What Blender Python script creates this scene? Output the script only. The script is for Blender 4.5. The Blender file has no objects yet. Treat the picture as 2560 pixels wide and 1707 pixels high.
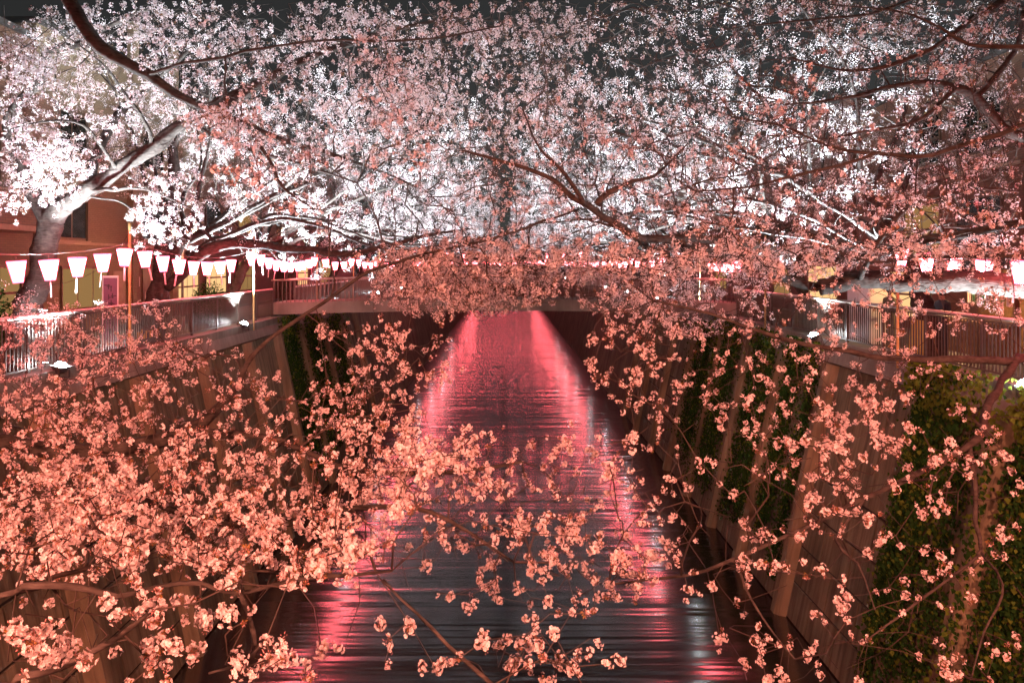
import bpy, bmesh, math, random
import numpy as np
from mathutils import Vector, Matrix

rnd = random.Random(7)
RNG = np.random.default_rng(11)
scene = bpy.context.scene
COL = scene.collection

# ------------------------------------------------------------------ camera, sky, exposure
F = 1990.0            # focal length in photo pixels (28 mm on a 36 mm frame, 2560 px wide)
CAMZ = 9.3            # eye height above the water
cam_d = bpy.data.cameras.new('camera')
cam_d.sensor_width = 36.0
cam_d.lens = 36.0 * F / 2560.0
cam_d.shift_x = 18.0 / 2560.0
cam_d.shift_y = -195.0 / 2560.0
cam_d.clip_start = 0.05
cam_d.clip_end = 2000.0
cam = bpy.data.objects.new('camera', cam_d)
COL.objects.link(cam)
cam.location = (0, 0, CAMZ)
cam.rotation_euler = (math.radians(90), 0, 0)
scene.camera = cam

SUN_EL, SUN_ROT = math.radians(4), math.radians(200)
world = bpy.data.worlds.new('World')
scene.world = world
world.use_nodes = True
wn = world.node_tree
wn.nodes.clear()
w_out = wn.nodes.new('ShaderNodeOutputWorld')
w_bg = wn.nodes.new('ShaderNodeBackground')
w_sky = wn.nodes.new('ShaderNodeTexSky')
w_sky.sky_type = 'NISHITA'
w_sky.sun_disc = False
w_sky.sun_elevation = SUN_EL
w_sky.sun_rotation = SUN_ROT
w_hsv = wn.nodes.new('ShaderNodeHueSaturation')
w_hsv.inputs['Saturation'].default_value = 0.12
w_bg.inputs['Strength'].default_value = 0.0068
wn.links.new(w_sky.outputs[0], w_hsv.inputs['Color'])
wn.links.new(w_hsv.outputs[0], w_bg.inputs['Color'])
wn.links.new(w_bg.outputs[0], w_out.inputs['Surface'])

moon_d = bpy.data.lights.new('moon', 'SUN')
moon_d.energy = 0.004
moon_d.angle = math.radians(0.5)
moon_d.color = (0.8, 0.9, 1.0)
moon = bpy.data.objects.new('moon', moon_d)
COL.objects.link(moon)
moon.rotation_euler = (math.radians(50), 0, math.radians(20))

scene.view_settings.view_transform = 'Standard'
scene.view_settings.look = 'None'
scene.view_settings.gamma = 1.0
scene.view_settings.use_curve_mapping = False
scene.view_settings.exposure = 1.0

scene.render.engine = 'CYCLES'
cy = scene.cycles
cy.use_denoising = True
cy.denoiser = 'OPENIMAGEDENOISE'
cy.denoising_input_passes = 'RGB_ALBEDO_NORMAL'
cy.max_bounces = 5
cy.diffuse_bounces = 2
cy.glossy_bounces = 3
cy.transmission_bounces = 3
cy.transparent_max_bounces = 4
cy.caustics_reflective = False
cy.caustics_refractive = False
cy.sample_clamp_indirect = 4.0
cy.use_light_tree = True

# light levels, all in one place
FLOOD_W = 10000.0
LANT = 32.0
LANT_COL = (1.0, 0.13, 0.15)
LAMP_W = 260.0

# river profile
HW_BOT, HW_TOP, BANK, GROUND = 7.45, 9.0, 7.2, 6.9
SL = math.hypot(HW_TOP - HW_BOT, BANK)
D2P = 2560.0 / 2352.0
ZS = 1.0


def P(dx, dy, z):
    """a point in the place from its bearing in the photograph and its distance along the river"""
    z = z * ZS
    return np.array([(dx * D2P - 1262.0) / F * z, z, CAMZ - (dy * D2P - 658.0) / F * z])


# ------------------------------------------------------------------ object helpers
def tag(o, label=None, cat=None, group=None, kind=None):
    if label: o['label'] = label
    if cat: o['category'] = cat
    if group: o['group'] = group
    if kind: o['kind'] = kind
    return o


def link(o, parent=None):
    COL.objects.link(o)
    if parent is not None:
        o.parent = parent
    return o


def empty(name, loc, label, cat, group=None, rz=0.0):
    o = bpy.data.objects.new(name, None)
    o.empty_display_size = 0.1
    COL.objects.link(o)
    o.location = loc
    o.rotation_euler = (0, 0, rz)
    return tag(o, label, cat, group)


def mesh_np(name, V, quads=None, tris=None, mats=(), qmat=None, tmat=None, smooth=False):
    me = bpy.data.meshes.new(name)
    V = np.asarray(V, dtype=np.float32)
    q = np.zeros((0, 4), np.int32) if quads is None else np.asarray(quads, np.int32)
    t = np.zeros((0, 3), np.int32) if tris is None else np.asarray(tris, np.int32)
    me.vertices.add(len(V))
    me.vertices.foreach_set('co', V.ravel())
    nl = q.size + t.size
    me.loops.add(nl)
    me.loops.foreach_set('vertex_index', np.concatenate([q.ravel(), t.ravel()]))
    npoly = len(q) + len(t)
    me.polygons.add(npoly)
    starts = np.concatenate([np.arange(len(q)) * 4, q.size + np.arange(len(t)) * 3]).astype(np.int32)
    me.polygons.foreach_set('loop_start', starts)
    mi = np.zeros(npoly, np.int32)
    if qmat is not None: mi[:len(q)] = qmat
    if tmat is not None: mi[len(q):] = tmat
    for m in mats:
        me.materials.append(m)
    me.polygons.foreach_set('material_index', mi)
    if smooth:
        me.polygons.foreach_set('use_smooth', np.ones(npoly, bool))
    me.update(calc_edges=True)
    return me


class MB:
    """collects boxes, prisms and tubes into one mesh"""
    def __init__(self):
        self.v, self.f, self.m = [], [], []

    def add(self, verts, faces, mi=0):
        o = len(self.v)
        self.v.extend([tuple(map(float, p)) for p in verts])
        self.f.extend([tuple(i + o for i in f) for f in faces])
        self.m.extend([mi] * len(faces))
        return self

    def box(self, x0, x1, y0, y1, z0, z1, mi=0):
        v = [(x0, y0, z0), (x1, y0, z0), (x1, y1, z0), (x0, y1, z0), (x0, y0, z1), (x1, y0, z1), (x1, y1, z1), (x0, y1, z1)]
        f = [(0, 3, 2, 1), (4, 5, 6, 7), (0, 1, 5, 4), (1, 2, 6, 5), (2, 3, 7, 6), (3, 0, 4, 7)]
        return self.add(v, f, mi)

    def tube(self, pts, radii, n=8, mi=0, caps=True, jit=0.0):
        pts = [Vector(p) for p in pts]
        k = len(pts)
        if not hasattr(radii, '__len__'): radii = [radii] * k
        rings = []
        t0 = (pts[1] - pts[0]).normalized()
        ref = Vector((0, 0, 1)) if abs(t0.z) < 0.9 else Vector((1, 0, 0))
        nrm = t0.cross(ref).normalized()
        for i in range(k):
            t = (pts[min(i + 1, k - 1)] - pts[max(i - 1, 0)])
            t = t.normalized() if t.length > 1e-9 else t0
            nrm = (nrm - t * nrm.dot(t)).normalized()
            b = t.cross(nrm)
            ring = []
            for j in range(n):
                a = 2 * math.pi * j / n
                r = radii[i] * (1 + (rnd.uniform(-jit, jit) if jit else 0))
                ring.append(pts[i] + (nrm * math.cos(a) + b * math.sin(a)) * r)
            rings.append(ring)
        v = [p for r in rings for p in r]
        f = []
        for i in range(k - 1):
            for j in range(n):
                a, b_ = i * n + j, i * n + (j + 1) % n
                f.append((a, b_, b_ + n, a + n))
        if caps:
            f.append(tuple(reversed(range(n))))
            f.append(tuple(range((k - 1) * n, k * n)))
        return self.add(v, f, mi)

    def lathe(self, prof, n=16, c=(0, 0, 0), mi=0):
        v, f = [], []
        for r, z in prof:
            for j in range(n):
                a = 2 * math.pi * j / n
                v.append((c[0] + r * math.cos(a), c[1] + r * math.sin(a), c[2] + z))
        for i in range(len(prof) - 1):
            for j in range(n):
                a, b_ = i * n + j, i * n + (j + 1) % n
                f.append((a, b_, b_ + n, a + n))
        return self.add(v, f, mi)

    def mesh(self, name, mats, smooth=False):
        me = bpy.data.meshes.new(name)
        me.from_pydata(self.v, [], self.f)
        for m in (mats if isinstance(mats, (list, tuple)) else [mats]):
            me.materials.append(m)
        me.polygons.foreach_set('material_index', self.m)
        if smooth:
            me.polygons.foreach_set('use_smooth', [True] * len(self.f))
        me.update()
        return me

    def obj(self, name, mats, parent=None, smooth=False, bevel=0.0):
        o = bpy.data.objects.new(name, self.mesh(name, mats, smooth))
        link(o, parent)
        if bevel:
            b = o.modifiers.new('bevel', 'BEVEL')
            b.width = bevel
            b.segments = 1
        return o


def obj(name, me, parent=None, loc=None, rot=None, scl=None):
    o = bpy.data.objects.new(name, me)
    link(o, parent)
    if loc is not None: o.location = tuple(float(c) for c in loc)
    if rot is not None: o.rotation_euler = tuple(float(c) for c in rot)
    if scl is not None: o.scale = (scl, scl, scl) if not hasattr(scl, '__len__') else scl
    return o


ORD = ['first', 'second', 'third', 'fourth', 'fifth', 'sixth', 'seventh', 'eighth', 'ninth', 'tenth', 'eleventh', 'twelfth',
       'thirteenth', 'fourteenth', 'fifteenth', 'sixteenth', 'seventeenth', 'eighteenth', 'nineteenth', 'twentieth',
       'twenty-first', 'twenty-second', 'twenty-third', 'twenty-fourth', 'twenty-fifth', 'twenty-sixth']


# ------------------------------------------------------------------ materials
def mat(name):
    m = bpy.data.materials.new(name)
    m.use_nodes = True
    return m, m.node_tree.nodes, m.node_tree.links, m.node_tree.nodes['Principled BSDF']


def simple(name, col, rough=0.7, metal=0.0, var=0.12, scale=6.0, bump=0.0, bscale=40.0):
    m, N, L, b = mat(name)
    b.inputs['Roughness'].default_value = rough
    b.inputs['Metallic'].default_value = metal
    tc = N.new('ShaderNodeTexCoord')
    nz = N.new('ShaderNodeTexNoise')
    nz.inputs['Scale'].default_value = scale
    nz.inputs['Detail'].default_value = 5
    L.new(tc.outputs['Object'], nz.inputs['Vector'])
    rp = N.new('ShaderNodeValToRGB')
    rp.color_ramp.elements[0].position = 0.3
    rp.color_ramp.elements[1].position = 0.7
    rp.color_ramp.elements[0].color = tuple(c * (1 - var) for c in col) + (1,)
    rp.color_ramp.elements[1].color = tuple(min(1, c * (1 + var)) for c in col) + (1,)
    L.new(nz.outputs['Fac'], rp.inputs['Fac'])
    L.new(rp.outputs['Color'], b.inputs['Base Color'])
    if bump:
        n2 = N.new('ShaderNodeTexNoise')
        n2.inputs['Scale'].default_value = bscale
        n2.inputs['Detail'].default_value = 6
        L.new(tc.outputs['Object'], n2.inputs['Vector'])
        bp = N.new('ShaderNodeBump')
        bp.inputs['Strength'].default_value = bump
        bp.inputs['Distance'].default_value = 0.02
        L.new(n2.outputs['Fac'], bp.inputs['Height'])
        L.new(bp.outputs['Normal'], b.inputs['Normal'])
    return m


def emitter(name, col, strength, front=True):
    m, N, L, b = mat(name)
    N.remove(b)
    e = N.new('ShaderNodeEmission')
    e.inputs['Color'].default_value = tuple(col) + (1,)
    e.inputs['Strength'].default_value = strength
    L.new(e.outputs[0], N['Material Output'].inputs['Surface'])
    try:
        m.cycles.emission_sampling = 'FRONT' if front else 'AUTO'
    except Exception:
        pass
    return m


def concrete(name, base, streak=0.5):
    m, N, L, b = mat(name)
    b.inputs['Roughness'].default_value = 0.85
    geo = N.new('ShaderNodeNewGeometry')
    mp = N.new('ShaderNodeMapping')
    mp.inputs['Scale'].default_value = (1.0, 3.2, 0.12)
    L.new(geo.outputs['Position'], mp.inputs['Vector'])
    n1 = N.new('ShaderNodeTexNoise')
    n1.inputs['Scale'].default_value = 1.6
    n1.inputs['Detail'].default_value = 8
    n1.inputs['Roughness'].default_value = 0.65
    L.new(mp.outputs[0], n1.inputs['Vector'])
    n2 = N.new('ShaderNodeTexNoise')
    n2.inputs['Scale'].default_value = 0.7
    n2.inputs['Detail'].default_value = 9
    L.new(geo.outputs['Position'], n2.inputs['Vector'])
    r1 = N.new('ShaderNodeValToRGB')
    r1.color_ramp.elements[0].position = 0.34
    r1.color_ramp.elements[0].color = tuple(c * (1 - streak) for c in base) + (1,)
    r1.color_ramp.elements[1].position = 0.62
    r1.color_ramp.elements[1].color = tuple(base) + (1,)
    L.new(n1.outputs['Fac'], r1.inputs['Fac'])
    r2 = N.new('ShaderNodeValToRGB')
    r2.color_ramp.elements[0].position = 0.35
    r2.color_ramp.elements[0].color = (0.55, 0.56, 0.5, 1)
    r2.color_ramp.elements[1].position = 0.7
    r2.color_ramp.elements[1].color = (1.15, 1.1, 1.05, 1)
    L.new(n2.outputs['Fac'], r2.inputs['Fac'])
    mx = N.new('ShaderNodeMixRGB')
    mx.blend_type = 'MULTIPLY'
    mx.inputs['Fac'].default_value = 0.8
    L.new(r1.outputs['Color'], mx.inputs['Color1'])
    L.new(r2.outputs['Color'], mx.inputs['Color2'])
    L.new(mx.outputs[0], b.inputs['Base Color'])
    n3 = N.new('ShaderNodeTexNoise')
    n3.inputs['Scale'].default_value = 22
    n3.inputs['Detail'].default_value = 8
    L.new(geo.outputs['Position'], n3.inputs['Vector'])
    bp = N.new('ShaderNodeBump')
    bp.inputs['Strength'].default_value = 0.5
    bp.inputs['Distance'].default_value = 0.02
    L.new(n3.outputs['Fac'], bp.inputs['Height'])
    L.new(bp.outputs['Normal'], b.inputs['Normal'])
    return m


def bark_mat():
    m, N, L, b = mat('cherry_bark')
    b.inputs['Roughness'].default_value = 0.9
    b.inputs['Specular IOR Level'].default_value = 0.12
    tc = N.new('ShaderNodeTexCoord')
    n1 = N.new('ShaderNodeTexNoise')
    n1.inputs['Scale'].default_value = 9
    n1.inputs['Detail'].default_value = 8
    L.new(tc.outputs['Object'], n1.inputs['Vector'])
    mp = N.new('ShaderNodeMapping')
    mp.inputs['Scale'].default_value = (8, 8, 42)
    L.new(tc.outputs['Object'], mp.inputs['Vector'])
    n2 = N.new('ShaderNodeTexNoise')
    n2.inputs['Scale'].default_value = 1.0
    n2.inputs['Detail'].default_value = 5
    L.new(mp.outputs[0], n2.inputs['Vector'])
    rp = N.new('ShaderNodeValToRGB')
    rp.color_ramp.elements[0].position = 0.3
    rp.color_ramp.elements[0].color = (0.026, 0.019, 0.016, 1)
    rp.color_ramp.elements[1].position = 0.72
    rp.color_ramp.elements[1].color = (0.115, 0.095, 0.085, 1)
    mx = N.new('ShaderNodeMath')
    mx.operation = 'ADD'
    ml = N.new('ShaderNodeMath')
    ml.operation = 'MULTIPLY'
    ml.inputs[1].default_value = 0.5
    L.new(n1.outputs['Fac'], mx.inputs[0])
    L.new(n2.outputs['Fac'], mx.inputs[1])
    L.new(mx.outputs[0], ml.inputs[0])
    L.new(ml.outputs[0], rp.inputs['Fac'])
    L.new(rp.outputs['Color'], b.inputs['Base Color'])
    bp = N.new('ShaderNodeBump')
    bp.inputs['Strength'].default_value = 1.0
    bp.inputs['Distance'].default_value = 0.04
    L.new(ml.outputs[0], bp.inputs['Height'])
    L.new(bp.outputs['Normal'], b.inputs['Normal'])
    return m


def petal_mat(name, c0, c1, trans=0.4):
    m, N, L, b = mat(name)
    N.remove(b)
    info = N.new('ShaderNodeObjectInfo')
    geo = N.new('ShaderNodeNewGeometry')
    nz = N.new('ShaderNodeTexNoise')
    nz.inputs['Scale'].default_value = 5.0
    nz.inputs['Detail'].default_value = 2
    L.new(geo.outputs['Position'], nz.inputs['Vector'])
    mx = N.new('ShaderNodeMixRGB')
    mx.inputs['Color1'].default_value = tuple(c0) + (1,)
    mx.inputs['Color2'].default_value = tuple(c1) + (1,)
    L.new(nz.outputs['Fac'], mx.inputs['Fac'])
    d = N.new('ShaderNodeBsdfDiffuse')
    t = N.new('ShaderNodeBsdfTranslucent')
    L.new(mx.outputs[0], d.inputs['Color'])
    L.new(mx.outputs[0], t.inputs['Color'])
    s = N.new('ShaderNodeMixShader')
    s.inputs[0].default_value = trans
    L.new(d.outputs[0], s.inputs[1])
    L.new(t.outputs[0], s.inputs[2])
    L.new(s.outputs[0], N['Material Output'].inputs['Surface'])
    return m


def water_mat():
    m, N, L, b = mat('river_water')
    b.inputs['Base Color'].default_value = (0.006, 0.007, 0.008, 1)
    b.inputs['Roughness'].default_value = 0.15
    b.inputs['IOR'].default_value = 3.1
    geo = N.new('ShaderNodeNewGeometry')
    mp = N.new('ShaderNodeMapping')
    mp.inputs['Scale'].default_value = (0.035, 1.0, 1.0)
    L.new(geo.outputs['Position'], mp.inputs['Vector'])
    n1 = N.new('ShaderNodeTexNoise')
    n1.inputs['Scale'].default_value = 2.8
    n1.inputs['Detail'].default_value = 1.5
    n1.inputs['Roughness'].default_value = 0.5
    L.new(mp.outputs[0], n1.inputs['Vector'])
    mp2 = N.new('ShaderNodeMapping')
    mp2.inputs['Scale'].default_value = (0.03, 1.0, 1.0)
    L.new(geo.outputs['Position'], mp2.inputs['Vector'])
    n2 = N.new('ShaderNodeTexNoise')
    n2.inputs['Scale'].default_value = 1.1
    n2.inputs['Detail'].default_value = 2
    L.new(mp2.outputs[0], n2.inputs['Vector'])
    ad = N.new('ShaderNodeMath')
    ad.operation = 'MULTIPLY_ADD'
    ad.inputs[1].default_value = 1.6
    L.new(n2.outputs['Fac'], ad.inputs[0])
    L.new(n1.outputs['Fac'], ad.inputs[2])
    bp = N.new('ShaderNodeBump')
    bp.inputs['Strength'].default_value = 1.0
    bp.inputs['Distance'].default_value = 0.024
    L.new(ad.outputs[0], bp.inputs['Height'])
    L.new(bp.outputs['Normal'], b.inputs['Normal'])
    return m


def tile_wall(name, c1, c2, mortar, sx=1.0):
    m, N, L, b = mat(name)
    b.inputs['Roughness'].default_value = 0.6
    geo = N.new('ShaderNodeNewGeometry')
    sep = N.new('ShaderNodeSeparateXYZ')
    L.new(geo.outputs['Position'], sep.inputs[0])
    ad = N.new('ShaderNodeMath')
    L.new(sep.outputs['X'], ad.inputs[0])
    L.new(sep.outputs['Y'], ad.inputs[1])
    cb = N.new('ShaderNodeCombineXYZ')
    L.new(ad.outputs[0], cb.inputs['X'])
    L.new(sep.outputs['Z'], cb.inputs['Y'])
    br = N.new('ShaderNodeTexBrick')
    br.offset = 0.5
    br.inputs['Scale'].default_value = 1.0
    br.inputs['Brick Width'].default_value = 0.22 * sx
    br.inputs['Row Height'].default_value = 0.07 * sx
    br.inputs['Mortar Size'].default_value = 0.006
    br.inputs['Color1'].default_value = tuple(c1) + (1,)
    br.inputs['Color2'].default_value = tuple(c2) + (1,)
    br.inputs['Mortar'].default_value = tuple(mortar) + (1,)
    L.new(cb.outputs[0], br.inputs['Vector'])
    L.new(br.outputs['Color'], b.inputs['Base Color'])
    bp = N.new('ShaderNodeBump')
    bp.inputs['Strength'].default_value = 0.4
    bp.inputs['Distance'].default_value = 0.01
    bp.invert = True
    L.new(br.outputs['Fac'], bp.inputs['Height'])
    L.new(bp.outputs['Normal'], b.inputs['Normal'])
    return m


M = {}
M['concrete'] = concrete('wall_concrete', (0.215, 0.185, 0.12), 0.65)
M['rib'] = concrete('rib_concrete', (0.25, 0.21, 0.135), 0.5)
M['coping'] = concrete('coping_concrete', (0.30, 0.285, 0.26), 0.3)
M['joint'] = simple('dark_joint', (0.02, 0.018, 0.015), 0.9)
M['paving'] = simple('paving', (0.16, 0.15, 0.14), 0.8, var=0.25, scale=2.0, bump=0.3)
M['bark'] = bark_mat()
M['twig'] = simple('twig_bark', (0.05, 0.032, 0.024), 0.75, var=0.35, scale=8)
M['petal'] = petal_mat('cherry_petal', (0.93, 0.84, 0.845), (0.86, 0.72, 0.735), 0.28)
M['core'] = petal_mat('flower_centre', (0.55, 0.22, 0.20), (0.62, 0.40, 0.22), 0.2)
M['calyx'] = simple('flower_stalk', (0.22, 0.085, 0.05), 0.6, var=0.3)
M['bud'] = petal_mat('flower_bud', (0.62, 0.22, 0.24), (0.70, 0.40, 0.36), 0.2)
M['budpale'] = petal_mat('pale_bud', (0.50, 0.42, 0.26), (0.58, 0.44, 0.36), 0.2)
M['youngleaf'] = petal_mat('young_leaf', (0.30, 0.13, 0.05), (0.27, 0.19, 0.05), 0.35)
M['ivy'] = petal_mat('ivy_leaf', (0.016, 0.052, 0.012), (0.035, 0.085, 0.018), 0.12)
M['ivyyoung'] = petal_mat('ivy_young_leaf', (0.11, 0.19, 0.03), (0.17, 0.20, 0.035), 0.25)
M['rail'] = simple('railing_metal', (0.13, 0.10, 0.085), 0.38, 0.6, var=0.15, scale=12)
M['handrail'] = simple('handrail_metal', (0.42, 0.36, 0.33), 0.35, 0.5, var=0.12, scale=8)
M['bamboo'] = simple('bamboo', (0.50, 0.33, 0.13), 0.45, var=0.25, scale=5)
M['wire'] = simple('wire_dark', (0.05, 0.045, 0.04), 0.6)
M['paper'] = emitter('lantern_paper_lit', LANT_COL, LANT)
M['lrim'] = emitter('lantern_rim_glow', (1.0, 0.10, 0.18), 3.2)  # emission stands in for lamplight shining through the pink frame
M['strip'] = petal_mat('lantern_paper_strip', (0.90, 0.70, 0.74), (0.86, 0.55, 0.62), 0.5)
M['flood'] = emitter('floodlight_lens', (0.86, 0.95, 1.0), 120.0)
M['floodbody'] = simple('floodlight_body', (0.06, 0.06, 0.065), 0.45, 0.4)
M['lamp'] = emitter('street_lamp_lit', (1.0, 0.62, 0.25), 45.0)
M['pole'] = simple('painted_pole', (0.30, 0.26, 0.22), 0.5, 0.3)
M['tilebrown'] = tile_wall('brown_tile', (0.19, 0.10, 0.06), (0.15, 0.08, 0.05), (0.08, 0.05, 0.035))
M['tilebeige'] = tile_wall('beige_tile', (0.24, 0.17, 0.105), (0.21, 0.15, 0.09), (0.14, 0.10, 0.06))
M['tiledark'] = tile_wall('dark_tile', (0.17, 0.085, 0.06), (0.14, 0.07, 0.05), (0.07, 0.045, 0.035))
M['trim'] = simple('building_trim', (0.40, 0.30, 0.22), 0.7)
M['frame'] = simple('window_frame', (0.16, 0.12, 0.08), 0.45, 0.4)
M['white'] = simple('white_paint', (0.72, 0.68, 0.68), 0.5, var=0.06)
M['roof'] = simple('roof_felt', (0.06, 0.055, 0.05), 0.9)
M['wood'] = simple('stall_wood', (0.20, 0.11, 0.05), 0.6, var=0.3, scale=10)
M['green'] = simple('green_cloth', (0.08, 0.22, 0.09), 0.8)
M['red'] = simple('red_plastic', (0.60, 0.02, 0.03), 0.4)
M['yellow'] = simple('yellow_plastic', (0.62, 0.42, 0.03), 0.5)
M['purple'] = simple('purple_board', (0.20, 0.08, 0.14), 0.6, var=0.08)
M['ink'] = simple('sign_ink', (0.04, 0.02, 0.03), 0.7)
M['skin'] = simple('skin', (0.45, 0.27, 0.19), 0.55)
M['hair'] = simple('hair', (0.015, 0.012, 0.01), 0.5)
M['clothA'] = simple('dark_coat', (0.035, 0.035, 0.05), 0.85)
M['clothB'] = simple('maroon_coat', (0.16, 0.03, 0.04), 0.85)
M['clothC'] = simple('olive_coat', (0.12, 0.10, 0.05), 0.85)
M['shop'] = emitter('shop_window_lit', (1.0, 0.60, 0.26), 0.55)
M['shopdim'] = emitter('shop_window_dim', (1.0, 0.55, 0.20), 0.16)
m_, N_, L_, b_ = mat('dark_glass')
b_.inputs['Base Color'].default_value = (0.02, 0.022, 0.016, 1)
b_.inputs['Roughness'].default_value = 0.08
M['glass'] = m_
m_, N_, L_, b_ = mat('clear_glass')
b_.inputs['Base Color'].default_value = (0.9, 0.85, 0.75, 1)
b_.inputs['Roughness'].default_value = 0.05
b_.inputs['Transmission Weight'].default_value = 1.0
b_.inputs['IOR'].default_value = 1.1
M['clear'] = m_
M['water'] = water_mat()

# ------------------------------------------------------------------ river, banks
Y0, Y1 = -14.0, 300.0
wm = MB().add([(-9.5, Y0, 0), (9.5, Y0, 0), (9.5, Y1, 0), (-9.5, Y1, 0)], [(0, 1, 2, 3)])
tag(wm.obj('water', M['water']), kind='structure')
wm = MB().add([(-900, -900, -1.2), (900, -900, -1.2), (900, 1500, -1.2), (-900, 1500, -1.2)], [(0, 1, 2, 3)])
tag(wm.obj('terrain', M['roof']), kind='structure')
for s, nm in ((-1, 'pavement_left'), (1, 'pavement_right')):
    b = MB()
    x0, x1 = sorted((s * 9.35, s * 70))
    b.box(x0, x1, Y0, Y1 + 60, GROUND - 2.0, GROUND)
    tag(b.obj(nm, M['paving']), kind='structure')
b = MB()
b.box(-70, 70, Y1, Y1 + 60, -1, GROUND - 0.004)
tag(b.obj('pavement_far', M['paving']), kind='structure')


def wallp(s, u, v, n):
    """u along the river, v up the slope, n out of the wall face"""
    t = v / SL
    x = HW_BOT + (HW_TOP - HW_BOT) * t
    nx, nz = -BANK / SL, (HW_TOP - HW_BOT) / SL
    return (s * (x + nx * n), u, BANK * t + nz * n)


def wbox(mb, s, u0, u1, v0, v1, n0, n1, ch=0.0):
    v = [wallp(s, u, vv, n) for (u, vv, n) in ((u0, v0, n0), (u1, v0, n0), (u1, v1, n0), (u0, v1, n0),
                                               (u0 + ch, v0 + ch, n1), (u1 - ch, v0 + ch, n1), (u1 - ch, v1 - ch, n1), (u0 + ch, v1 - ch, n1))]
    f = [(0, 3, 2, 1), (4, 5, 6, 7), (0, 1, 5, 4), (1, 2, 6, 5), (2, 3, 7, 6), (3, 0, 4, 7)]
    if s > 0: f = [tuple(reversed(q)) for q in f]
    mb.add(v, f)


RIBS = {1: [14.0, 21.3, 25.0, 28.3, 32.0, 36.0, 40.0, 44.5, 49.0], -1: [11.0, 15.0, 19.0, 23.0, 27.0, 30.5, 34.0, 38.0, 42.0, 46.0]}
for s, side in ((-1, 'left'), (1, 'right')):
    w = empty('river_wall', (s * HW_BOT, 2.0, 0), 'sloping concrete river wall with buttress ribs on the %s bank' % side, 'wall')
    off = Vector((s * HW_BOT, 2.0, 0))

    def fin(mb, name, m, par=w, **k):
        mb.v = [tuple(Vector(p) - off) for p in mb.v]
        return mb.obj(name, m, par, **k)
    mb = MB()
    wbox(mb, s, Y0, Y1, -1.2, SL - 0.30, -1.5, 0.0)
    fin(mb, 'wall_core', M['joint'])
    # block courses low down, tall cast panels above
    course = [0.0, 0.95, 1.9, 2.85, 3.8]
    for ci in range(4):
        u = 4.0 + (0.0 if ci % 2 else 0.75) - 1.5
        while u < 46:
            mb = MB()
            wbox(mb, s, u + 0.022, u + 1.478, course[ci] + 0.022, course[ci + 1] - 0.022, -0.02, 0.045 + rnd.uniform(-0.006, 0.006), 0.012)
            fin(mb, 'concrete_block', M['concrete'])
            u += 1.5
    u = 3.0
    while u < 60:
        mb = MB()
        wbox(mb, s, u + 0.02, u + 2.98, 3.825, SL - 0.62, -0.02, 0.05 + rnd.uniform(-0.006, 0.006), 0.012)
        fin(mb, 'cast_panel', M['concrete'])
        u += 3.0
    mb = MB()
    wbox(mb, s, 60.0, Y1, 0.0, SL - 0.62, -0.02, 0.05)
    wbox(mb, s, 46.2, 59.99, 0.0, 3.80, -0.02, 0.048)
    wbox(mb, s, Y0, 2.4, 0.0, SL - 0.62, -0.02, 0.048)
    fin(mb, 'far_face', M['concrete'])
    mb = MB()
    wbox(mb, s, Y0, Y1, SL - 0.60, SL - 0.28, -1.0, 0.13)
    fin(mb, 'edge_beam', M['coping'])
    for u in RIBS[s]:
        mb = MB()
        hw = 0.34
        vs, fs = [], []
        prof = [(-hw, 0.04), (-hw * 0.75, 0.20), (-hw * 0.35, 0.30), (hw * 0.35, 0.30), (hw * 0.75, 0.20), (hw, 0.04)]
        for vv in (-0.6, SL - 0.64):
            for (du, n) in prof:
                vs.append(wallp(s, u + du, vv, n))
        k = len(prof)
        for j in range(k - 1):
            q = (j, j + 1, j + 1 + k, j + k)
            fs.append(q if s < 0 else tuple(reversed(q)))
        fs.append(tuple(range(k, 2 * k)))
        mb.add(vs, fs)
        fin(mb, 'buttress_rib', M['rib'])
    # coping and kerb
    mb = MB()
    x0, x1 = sorted((s * (HW_TOP - 0.16), s * (HW_TOP + 0.42)))
    mb.box(x0, x1, Y0, 31.2, BANK - 0.27, BANK)
    mb.box(x0, x1, 34.6, Y1, BANK - 0.27, BANK)
    mb.box(x0, x1, 31.2, 34.6, BANK - 0.27, BANK - 0.003)
    fin(mb, 'coping', M['coping'])

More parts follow.
